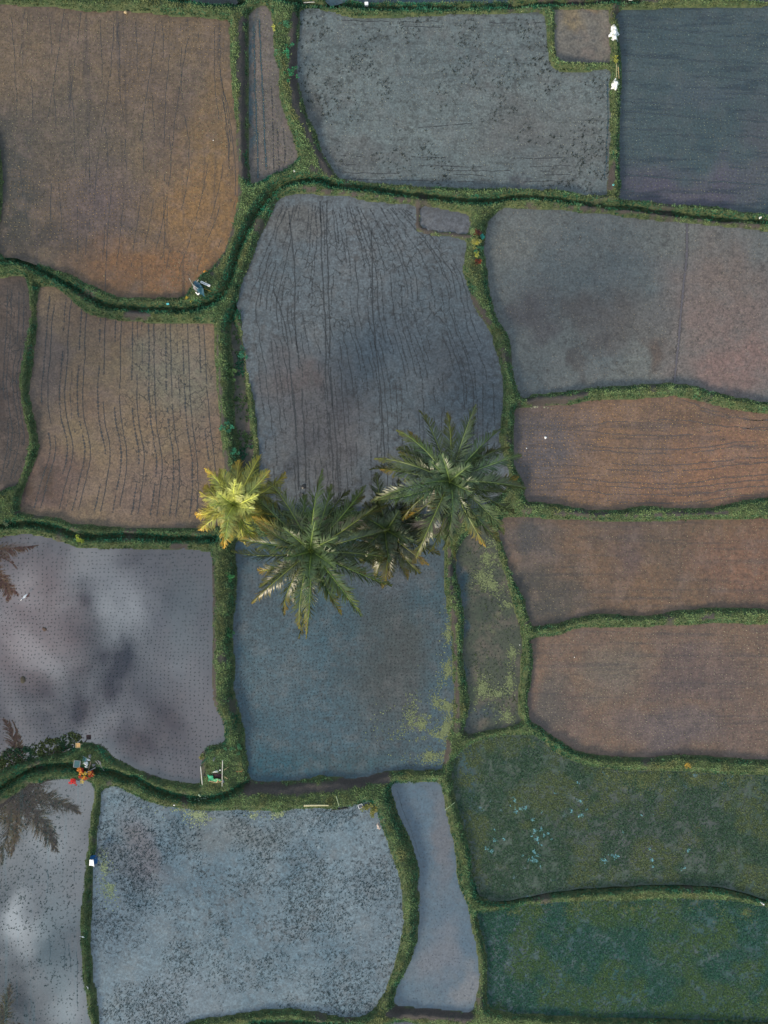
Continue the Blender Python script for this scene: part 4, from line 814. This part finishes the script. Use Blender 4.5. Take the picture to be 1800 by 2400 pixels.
def crumple(name, outline, z, mat, hgt_=.12, parent=None, f=6, origin=None, seed=1):
    """crumpled sheet / bag from an outline in photo px; solid, folded"""
    A = Wa(catmull(outline, True, 3), z if origin is None else origin.z)
    lo, hi = A.min(0), A.max(0); g = max((hi - lo)) / 22
    X, Y = np.meshgrid(np.arange(lo[0], hi[0] + g, g), np.arange(lo[1], hi[1] + g, g)); Pp = np.stack([X.ravel(), Y.ravel()], 1)
    ins = inside(Pp, A); d = seg_dist(Pp, A, True); d = np.where(ins, d, 0)
    base = samp(HG, Pp[:, 0], Pp[:, 1]); base = np.maximum(base, np.median(base[ins]) - .15) if ins.any() else base
    rid = np.abs(fbm(Pp[:, 0], Pp[:, 1], f, 3, seed) - .5) * 2
    top = base + .03 + hgt_ * np.clip(d / .12, 0, 1) * (.35 + rid)
    lid = -np.ones(len(Pp), int); V = []; ny2, nx2 = X.shape; F = []
    keep = ins | (seg_dist(Pp, A, True) < g * .5)
    for i in np.where(keep)[0]: lid[i] = len(V); V.append((Pp[i, 0], Pp[i, 1], top[i]))
    nt = len(V); V += [(v[0], v[1], v[2] - .03 - .0) for v in V]
    for r_ in range(ny2 - 1):
        for c_ in range(nx2 - 1):
            q = [r_ * nx2 + c_, r_ * nx2 + c_ + 1, (r_ + 1) * nx2 + c_ + 1, (r_ + 1) * nx2 + c_]
            if all(lid[k] >= 0 for k in q): F.append([lid[k] for k in q]); F.append([lid[k] + nt for k in reversed(q)])
    V = np.array(V); c = V.mean(0); c[2] = V[:, 2].min()
    o = npmesh(name, V - c, np.array(F), mat, smooth=False); o.location = c
    if parent is not None: o.location = Vector(c) - parent.location; o.parent = parent
    return o
def pts(l, x0, y0, f): return [(x0 + a * f, y0 + b * f) for a, b in l]
f6 = 90 / 995
tag(crumple('plastic_sheet', pts([(380,300),(450,280),(480,330),(545,370),(560,450),(600,520),(555,540),(530,610),(555,690),(530,715),(480,690),(420,720),(385,670),(385,590),(325,590),(320,520),(370,450),(375,380)], 1400, 30, f6), 1.0, M_white, .16), 'large crumpled white plastic sheet on the narrow bank beside the small square plot', 'plastic sheet')
tag(crumple('plastic_sheet', pts([(490,1680),(500,1750),(540,1760),(600,1810),(540,1870),(520,1950),(495,1990),(450,1990),(430,1930),(370,1945),(395,1880),(380,1820),(440,1720)], 1400, 30, f6), 1.0, M_white, .14, seed=4), 'smaller pointed white plastic sheet with sticks above it, on the narrow bank', 'plastic sheet')
g1 = onground(1444.5, 150, .12); g2 = onground(1444, 183, .15); tag(rod('bamboo_stick', g1, g2, .016, .014, M_bamboo), 'thin pale stick pointing down to the smaller white sheet', 'stick')
g1 = onground(1448, 158, .12); g2 = onground(1450, 186, .15); tag(rod('bamboo_stick', g1, g2, .03, .014, M_tan), 'thicker tan stick beside the pale one above the smaller white sheet', 'stick')
# white pipe / trough near the tarp
f7 = 100 / 1580
def zp(a, b, dz=.0): return onground(430 + a * f7, 600 + b * f7, dz)
g = zp(850, 1085, .45); root = empty('white_trough', (g.x, g.y, g.z - .45)); tag(root, 'long white trough raised on a peg in the grass above the blue tarp', 'trough')
box('trough_body', (0, 0, .45), (.72, .15, .09), (0, 0, R(-24)), M_white, root, .03); box('rim', (0.0, 0.0, .51), (.60, .035, .05), (0, 0, R(-24)), M_grey, root)
rod('peg', (.03, .1, -.05), (.06, .14, .62), .022, .018, M_bamboo, root); rod('peg', (-.2, .05, -.05), (-.2, .08, .42), .02, .02, M_bamboo, root)
# blue tarp lean-to
g = zp(590, 1250); root = empty('tarp_tent', g); tag(root, 'small blue-grey tarp tent with poles at the corner of the brown seedling paddy', 'tarp')
def quad_sheet(name, corners, mat, parent, sag=.08, n_=10, seed=3):
    c = [np.array(q, float) for q in corners]; V = []; nrm = np.cross(c[1] - c[0], c[3] - c[0]); nrm /= np.linalg.norm(nrm)
    for s in (0, 1):
        for i in range(n_ + 1):
            for j in range(n_ + 1):
                a, b = i / n_, j / n_; p = (c[0] * (1 - a) + c[1] * a) * (1 - b) + (c[3] * (1 - a) + c[2] * a) * b
                wv = (float(vn(a * 3, b * 3, 1.6, seed)) - .5) * sag + .5 * sag * math.sin(a * 9 + b * 4) * .4
                V.append(p + nrm * (wv + s * .008))
    m_ = (n_ + 1) ** 2; F = []
    for i in range(n_):
        for j in range(n_):
            q = [i * (n_ + 1) + j, (i + 1) * (n_ + 1) + j, (i + 1) * (n_ + 1) + j + 1, i * (n_ + 1) + j + 1]; F.append(q); F.append([k + m_ for k in reversed(q)])
    return npmesh(name, V, np.array(F), mat, parent=parent)
k7 = S * f7
def rel(a, b, z): return ((a - 590) * k7, -(b - 1250) * k7, z)
quad_sheet('tarp', [rel(420,1000,.7), rel(640,1050,.8), rel(800,1290,.75), rel(520,1260,.9)], M_tarp, root, .12)
quad_sheet('tarp', [rel(520,1260,.9), rel(800,1290,.75), rel(790,1510,.15), rel(600,1430,.2)], M_tarp, root, .1, seed=6)
quad_sheet('side_flap', [rel(390,1010,.72), rel(540,1260,.92), rel(630,1400,.25), rel(420,1260,.2)], M_grey, root, .1, seed=8)
rod('pole', rel(320,960,1.0), rel(420,1170,-.05), .02, .02, M_pale, root); rod('pole', rel(640,990,.9), rel(545,1070,.75), .018, .018, M_pale, root); rod('pole', rel(420,1170,.95), rel(620,1310,.93), .02, .018, M_pale, root)
rod('pole', rel(460,1060,.6), rel(560,1260,.95), .02, .02, M_grey, root)
tag(rod('plastic_pipe', zp(485, 1370, .3), zp(575, 1465, .3), .045, .045, M_white), 'short bent white pipe at the lower edge of the blue tarp', 'pipe')
tag(rod('plastic_pipe', zp(575, 1470, .3), zp(620, 1400, .32), .04, .04, M_white), 'stub of white pipe rising beside the blue tarp edge', 'pipe')
tag(rod('bamboo_stick', zp(790, 1235, .3), zp(1040, 1330, .15), .022, .018, simple('yellow_stick', (.32,.22,.04), .6)), 'yellow-brown stick lying right of the blue tarp', 'stick')
tag(crumple('orange_bag', [(430 + a * f7, 600 + b * f7) for a, b in [(790,450),(830,500),(880,540),(920,620),(880,650),(860,600),(800,640),(740,620),(705,545),(760,510)]], 1.3, M_orange, .16, seed=9), 'crumpled orange and yellow bag at the edge of the brown seedling paddy', 'bag')
g = onground(394, 713, .1); tag(box('turquoise_tub', g, (.18, .12, .12), (0, 0, .1), M_tq), 'tiny turquoise tub on the bank below the brown seedling paddy', 'tub')
shrub(438, 699, .09, .2, [(.55,.38,.03)], 'tiny yellow flowers below and left of the blue tarp', 'flower', 14, .09, 'flower')
shrub(449, 708, .06, .2, [(.45,.42,.05)], 'single small yellow flower under the blue tarp', 'flower', 8, .09, 'flower')
# offering tray on a post
g = onground(195.5, 1752); g.x, g.y, _ = W(195, 1742, 1.2); root = empty('offering_stand', g); g_ = root
tag(root, 'small square orange-brown woven tray on a post at the paddy edge', 'tray')
rod('post', (0, 0, -.1), (0, .1, .85), .035, .03, M_bamboo, root); box('tray', (0, .13, .88), (.31, .31, .04), (0, 0, R(2)), M_tray, root)
for s_x, s_y, w_, h_ in ((0, .155, .31, .03), (0, -.155, .31, .03), (.155, 0, .03, .31), (-.155, 0, .03, .31)): box('rim', (s_x, .13 + s_y, .915), (w_, h_, .04), (0, 0, R(2)), M_tan, root)
# heap of boards and rubbish
f8 = 140 / 1659
def zq(a, b, dz=.0): return onground(150 + a * f8, 1710 + b * f8, dz)
def zz3(a, b, z): return Vector(W(150 + a * f8, 1710 + b * f8, z))
def board(px_, py_, size, rot, mat, label, z=1.75):
    c = zz3(px_, py_, z); root = empty('teal_board', c); tag(root, label, 'board'); box('panel', (0, 0, 0), size, rot, mat, root)
    sx, sy = size[0] / 2, size[1] / 2; fr = empty('frame', (0, 0, 0)); bpy.data.objects.remove(fr)
    M = bpy.data.objects
    import mathutils
    E = mathutils.Euler(rot).to_matrix()
    for (ox, oy, lx, ly) in ((0, sy, size[0], .03), (0, -sy, size[0], .03), (sx, 0, .03, size[1]), (-sx, 0, .03, size[1])): box('frame', tuple(E @ Vector((ox, oy, .0))), (lx + .03, ly, .05), rot, M_grey, root)
board(360, 955, (.40, .50, .03), (R(10), R(12), R(-8)), M_teal, 'dark teal framed board at the left of the rubbish heap', 1.9)
board(540, 850, (.42, .46, .03), (R(-8), R(-14), R(-20)), M_ltteal, 'lighter teal framed board leaning behind the dark one on the rubbish heap', 1.7)
tag(crumple('plastic_bag', [(150 + a * f8, 1710 + b * f8) for a, b in [(570,890),(660,860),(700,920),(680,990),(610,960)]], 1.5, M_white, .5, seed=2), 'white bag in the middle of the rubbish heap', 'bag')
tag(crumple('plastic_bag', [(150 + a * f8, 1710 + b * f8) for a, b in [(590,980),(680,1000),(660,1080),(610,1060)]], 1.5, M_white, .5, seed=5), 'white bag touching the red croton leaves', 'bag')
tag(crumple('plastic_bag', [(150 + a * f8, 1710 + b * f8) for a, b in [(700,690),(770,690),(760,780),(700,770)]], 1.5, M_grey, .4, seed=6), 'pale grey bag at the top of the rubbish heap', 'bag')
tag(crumple('plastic_bag', [(150 + a * f8, 1710 + b * f8) for a, b in [(660,780),(750,830),(720,860),(660,830)]], 1.5, M_white, .4, seed=7), 'small white bag between the grey bag and the bigger white one', 'bag')
tag(crumple('plastic_bag', [(150 + a * f8, 1710 + b * f8) for a, b in [(800,940),(890,950),(840,1020),(810,1000)]], 1.5, M_grey, .35, seed=8), 'grey rag right of the white bags on the heap', 'bag')
for i, (a, b, c, d, lb) in enumerate([(880,870,1040,1060,'leftmost of the grey slats leaning on the right of the rubbish heap'),(940,850,1110,1140,'longest of the grey slats leaning on the right of the rubbish heap'),(990,880,1070,1020,'shortest of the grey slats leaning on the right of the rubbish heap')]):
    A_, B_ = zz3(a, b, 2.0), zz3(c, d, 1.35); tag(rod('grey_slat', A_, B_, .028, .022, M_grey), lb, 'slat', 'grey slats on the rubbish heap')
tag(rod('bamboo_stick', zz3(750, 880, 2.1), zz3(680, 1130, 1.5), .025, .02, simple('brown_stick', (.12,.09,.08), .7)), 'brown stick standing between the white bags and the grey slats', 'stick')
tag(rod('grey_slat', zz3(880, 1050, 1.7), zz3(560, 1220, 1.8), .03, .022, M_grey), 'grey stick lying across the croton leaves', 'stick')
# camp under the two poles
f9 = 140 / 1659
def zc(a, b, z): return Vector(W(450 + a * f9, 1740 + b * f9, z))
tag(rod('long_pole', zc(850, 500, 2.6), zc(838, 1400, 1.25), .032, .026, M_pale, knots=7), 'straight pale pole on the right, over the green cloth', 'pole')
tag(rod('long_pole', zc(238, 660, 2.2), zc(318, 1415, 1.2), .03, .045, M_pale, knots=7), 'weathered pole on the left, along the paddy edge', 'pole')
tag(rod('green_branch', zc(460, 400, 1.6), zc(260, 590, 1.9), .035, .045, simple('green_stem', (.02,.10,.05), .6)), 'thick green stem above the weathered pole', 'stem')
c0 = zc(600, 960, 1.45); root = empty('green_parasol', c0); tag(root, 'collapsed green parasol with tan trim lying in the grass between two poles', 'parasol')
def rc(a, b, z): return ((a - 600) * f9 * S, -(b - 960) * f9 * S, z)
quad_sheet('canopy', [rc(440,880,.25), rc(600,890,.4), rc(640,970,.45), rc(490,1060,.2)], M_green, root, .1)
quad_sheet('canopy', [rc(500,1040,.3), rc(700,950,.5), rc(850,1020,.35), rc(690,1085,.2)], M_ltgreen, root, .12, seed=12)
quad_sheet('canopy', [rc(400,900,.0), rc(480,880,.2), rc(490,1060,.22), rc(410,1100,-.05)], M_green, root, .1, seed=14)
rod('trim', rc(500,1035,.34), rc(690,1090,.24), .028, .028, M_tan, root); rod('trim', rc(690,1090,.24), rc(760,990,.5), .028, .028, M_tan, root); rod('trim', rc(700,1080,.26), rc(850,1040,.38), .02, .02, M_tan, root)
tag(crumple('dark_cloth', [(450 + a * f9, 1740 + b * f9) for a, b in [(560,830),(760,800),(830,860),(830,960),(740,970),(650,960),(600,880)]], 1.4, M_maroon, .25, seed=21), 'dark maroon cloth heap behind the green parasol', 'cloth')
tag(crumple('white_rag', [(450 + a * f9, 1740 + b * f9) for a, b in [(545,825),(640,770),(720,765),(755,800),(730,825),(640,820),(560,840)]], 1.5, M_white, .38, seed=22), 'torn white rag on top of the dark cloth heap', 'rag')
g = zc(780, 770, 1.75); tag(box('white_cup', g, (.10, .09, .12), (0, 0, .4), M_white, bev=.03), 'small white cup beside the torn rag', 'cup')
tag(rod('bamboo_stick', zc(880, 950, 1.6), zc(985, 1005, 1.5), .03, .02, M_tan), 'short tan stick right of the straight pale pole', 'stick')
tag(rod('bamboo_stick', zc(890, 770, 1.7), zc(1010, 680, 1.7), .014, .012, M_tan), 'thin twig angled up to the right of the straight pale pole', 'stick')
g = zc(875, 1070, 1.45); tag(crumple('paper_scrap', [(450 + a * f9, 1740 + b * f9) for a, b in [(860,1030),(890,1050),(900,1110),(860,1100)]], 1.4, M_grey, .2, seed=23), 'grey paper scrap at the foot of the parasol trim', 'scrap')
tag(crumple('paper_scrap', [(450 + a * f9, 1740 + b * f9) for a, b in [(580,460),(610,405),(660,400),(640,490),(600,500)]], 1.4, M_grey, .12, seed=24), 'grey-white scrap in the grass above the dark cloth', 'scrap')
tag(crumple('dry_leaf', [(450 + a * f9, 1740 + b * f9) for a, b in [(1200,830),(1340,820),(1380,770),(1390,830),(1300,880)]], 1.4, simple('dry_leaf_m', (.28,.10,.04), .8), .1, seed=25), 'rusty dry palm leaf in the grass right of the poles', 'leaf')
for i, (a, b) in enumerate([(205,1445),(240,1470),(380,1480),(440,1510),(90,1590),(170,1570),(265,1570),(330,1555),(380,1560),(190,1625)]):
    g = onground(450 + a * f9, 1740 + b * f9, .06); n_ = 7; V = [(0, 0, .02)] + [(.07 * math.cos(q / n_ * 6.283), .07 * math.sin(q / n_ * 6.283), .05) for q in range(n_)] + [(0, 0, -.12)]
    o = npmesh('round_leaf_plant', V, np.array([(0, q + 1, (q + 1) % n_ + 1) for q in range(n_)] + [(n_ + 1, (q + 1) % n_ + 1, q + 1) for q in range(n_)]), simple('pale_leaf', (.20,.28,.20), .6) if i == 0 else bpy.data.materials['pale_leaf'])
    o.location = g; tag(o, 'pale round leafed plant in the ditch below the weathered pole', 'plant', 'pale round leaves in the ditch')
# draped stake at the narrow bank
c0 = Vector(W(222, 2014, 1.35)); root = empty('draped_stake', (c0.x, c0.y, 1.3)); tag(root, 'white and bright blue plastic draped over a stake on the narrow grass bank', 'scarecrow')
f10 = 120 / 1659 * S
def rd(a, b, z): return ((a - 715) * f10, -(b - 740) * f10, z)
rod('stake', rd(710,760,-.15), rd(715,700,.86), .03, .025, M_bamboo, root)
quad_sheet('white_sheet', [rd(660,620,.95), rd(785,620,.95), rd(795,835,.8), rd(635,825,.8)], M_white, root, .03)
quad_sheet('white_sheet', [rd(635,825,.8), rd(795,835,.8), rd(745,868,.6), rd(680,862,.6)], M_white, root, .02)
quad_sheet('blue_sheet', [rd(640,560,.45), rd(830,540,.45), rd(785,620,.94), rd(660,620,.94)], M_blue, root, .03)
quad_sheet('blue_sheet', [rd(785,620,.94), rd(850,600,.4), rd(835,800,.35), rd(795,830,.79)], M_blue, root, .03)
quad_sheet('blue_sheet', [rd(640,600,.4), rd(660,620,.94), rd(640,825,.8), rd(625,800,.3)], M_tarp, root, .03)
rod('foot', rd(700,960,.1), rd(720,880,.35), .035, .03, M_white, root)
# bamboo on the bank between blue and speckled paddies
f11 = 220 / 1659
def zb(a, b, dz): return onground(700 + a * f11, 1840 + b * f11, dz)
A_, B_ = zb(95, 352, .14), zb(535, 350, .12); tag(rod('bamboo_log', A_, B_, .065, .045, M_bamboo, knots=6), 'thick pale bamboo log lying along the water edge of the speckled paddy', 'bamboo')
tag(rod('bamboo_stick', zb(670, 160, .5), zb(715, 355, .15), .02, .018, simple('green_bamboo', (.30,.38,.24), .5)), 'thin greenish pole leaning across the bank near the bamboo log', 'pole')
tag(rod('black_pipe', zb(585, 438, .06), zb(880, 393, .12), .05, .04, M_black, knots=3), 'black pipe floating at the bank right of the bamboo log', 'pipe')
tag(rod('bamboo_stick', onground(1042, 1895, .4), onground(1065, 1876, .5), .022, .018, bpy.data.materials['green_bamboo']), 'thin pale pole across the bank of the long blue strip paddy', 'pole')
def crate(px, py, z, rz, label):
    c = Vector(W(px, py, z)); root = empty('plastic_crate', c, rz); tag(root, label, 'crate')
    box('base', (0, 0, .02), (.30, .26, .03), (0, 0, 0), M_grey, root)
    for (x, y, sx, sy) in ((0, .13, .32, .025), (0, -.13, .32, .025), (.15, 0, .025, .235), (-.15, 0, .025, .235)): box('side', (x, y, .11), (sx, sy, .2), (0, 0, 0), M_white, root, .008)
crate(845, 1888, 1.12, R(25), 'small open white crate in the water beside the yellow-green bush')
f_ = f11
tag(crumple('plastic_sack', [(700 + a * f_, 1840 + b * f_) for a, b in [(1370,665),(1420,660),(1440,720),(1455,760),(1440,800),(1390,805),(1350,780),(1362,720)]], 1.1, M_pink, .22, seed=31), 'crumpled pinkish white sack in the corner of the speckled paddy', 'sack')
tag(crumple('plastic_bag', [(1018,1226),(1028,1218),(1036,1226),(1030,1236),(1020,1236)], 1.0, M_grey, .2, seed=32), 'pale grey bag on the ground under the right palm', 'bag')
# egret standing in the pink paddy
def egret(px, py, z, ang, label, s=1.0):
    c = Vector(W(px, py, z)); root = empty('egret', c, ang); tag(root, label, 'bird')
    spine = [(-.26, 0, .27, .012), (-.18, 0, .29, .045), (-.07, 0, .32, .075), (.04, 0, .34, .07), (.11, 0, .37, .04), (.14, .0, .44, .022), (.16, .01, .51, .02), (.21, .02, .55, .03), (.25, .02, .545, .02), (.34, .02, .53, .004)]
    V = []; sg = 10
    for (x, y, zq_, r) in spine:
        for q in range(sg): V.append((x * s, (y + r * math.cos(q / sg * 6.283)) * s, (zq_ + r * math.sin(q / sg * 6.283)) * s))
    F = [(i * sg + q, i * sg + (q + 1) % sg, (i + 1) * sg + (q + 1) % sg, (i + 1) * sg + q) for i in range(len(spine) - 1) for q in range(sg)]
    npmesh('body', V, np.array(F), M_white, parent=root, smooth=True)
    for sy in (-.03, .03): rod('leg', (-.01 * s, sy * s, -.02), (0, sy * s, .28 * s), .007, .009, M_black, root, 3)
egret(61, 1398, 1.15, R(228), 'white egret standing alone in the pink reflecting paddy')
egret(195, 2193, 1.5, R(150), 'small white bird on the middle of the narrow grass bank', .55)
egret(207, 2312, 1.5, R(100), 'small white bird near the lower end of the narrow grass bank', .5)
# pale scraps
def scrap(px, py, r, mat, label, cat='litter', z=None, name='litter_scrap', seed=1):
    o = [(px + r * math.cos(a) * random.uniform(.6, 1.2), py + r * math.sin(a) * random.uniform(.6, 1.2)) for a in [i * .785 for i in range(8)]]
    c = onground(px, py); A = Wa(o, c.z) - np.array([[c.x, c.y]]); n_ = len(A); h = .04
    zb = FIELDS['F6'][0] if z is None else z
    V = [(a[0], a[1], 0) for a in A] + [(a[0] * .6, a[1] * .6, h + random.uniform(0, .04)) for a in A] + [(0, 0, h)]
    F4 = [(i, (i + 1) % n_, n_ + (i + 1) % n_, n_ + i) for i in range(n_)]; F3 = [(n_ + i, n_ + (i + 1) % n_, 2 * n_) for i in range(n_)]
    ob = npmesh(name, V, [np.array(F4), np.array(F3)], mat); ob.location = (c.x, c.y, max(c.z, z if z is not None else c.z)); tag(ob, label, cat)
scrap(408, 1886, 3.5, M_white, 'white litter scrap left on the bank above the speckled paddy', z=1.2)
scrap(457, 1888, 2.5, M_pink, 'pinkish litter scrap right of the white one above the speckled paddy', z=1.2)
scrap(1277, 1026, 3.4, M_white, 'white scrap floating at the left of the orange-brown paddy', z=.29)
scrap(1233, 1051, 1.6, M_white, 'tiny pale scrap below and left of the white scrap in the orange-brown paddy', z=.29)
scrap(712, 1141, 7, M_black, 'black clod of debris above the dark middle palm', z=.76, name='dark_clod')
scrap(710, 1158, 4, M_black, 'smaller black clod right below the bigger one', z=.76, name='dark_clod')
scrap(501, 332, 1.3, M_white, 'bright white speck near the right side of the brown seedling paddy', z=1.36)
scrap(246, 648, 1.8, M_tan, 'pale tan scrap near the lower shore of the brown seedling paddy', z=1.36)
scrap(690, 401, 2.5, M_white, 'white scrap on the green junction of banks at the top', z=1.0)
scrap(1345, 1539, 1.2, M_white, 'white speck in the left part of the lowest brown paddy', z=.16)
scrap(1218, 1511, 1.4, M_white, 'white speck by the bank beside the algae pond', z=.3)
scrap(1438, 433, 3, M_tq, 'turquoise speck on the bare end of the narrow bank', z=.7)
scrap(1781, 511, 3, M_white, 'white speck on the bank at the right edge', z=.6)
scrap(296, 32, 5, M_tan, 'pale clod on the upper bank of the brown seedling paddy', z=1.5)
scrap(56, 1592, 8, simple('dead_weed', (.035,.03,.02), .8), 'dark weed clump in the lower part of the pink reflecting paddy', 'weed', z=1.16, name='weed_clump')
scrap(107, 1474, 7, simple('dead_weed2', (.075,.045,.035), .8), 'rusty weed clump in the pink reflecting paddy', 'weed', z=1.16, name='weed_clump')
# things along the top edge
g = onground(859, 12, .12); tag(box('white_box', g, (.26, .24, .26), (0, 0, .08), M_white, bev=.02), 'white box standing on the top bank above the big grey paddy', 'box')
for px, lb in ((1380, 'leftmost'), (1434, 'second from left'), (1447, 'third from left'), (1476, 'rightmost')):
    g = onground(px, 0, .1); root = empty('marker_stone', g); tag(root, lb + ' of the pale marker stones along the top right edge', 'stone', 'pale stones along the top edge')
    box('block', (0, 0, .04), (.30, .24, .2), (0, 0, rng.uniform(-.2, .2)), M_tq if px == 1434 else M_white, root, .03); box('cap', (0, 0, .16), (.22, .18, .05), (0, 0, 0), M_white, root, .015)
tag(rod('bamboo_log', onground(712, 9, .1), onground(738, 9, .1), .04, .035, M_pale), 'short pale log on the top bank beside the ditch', 'log')
g = onground(1783, 2115); tag(rod('marker_stake', g, g + Vector((.02, .05, .55)), .05, .045, M_white), 'short white stake on the bank at the lower right edge', 'stake')
print('objects', len(bpy.data.objects))
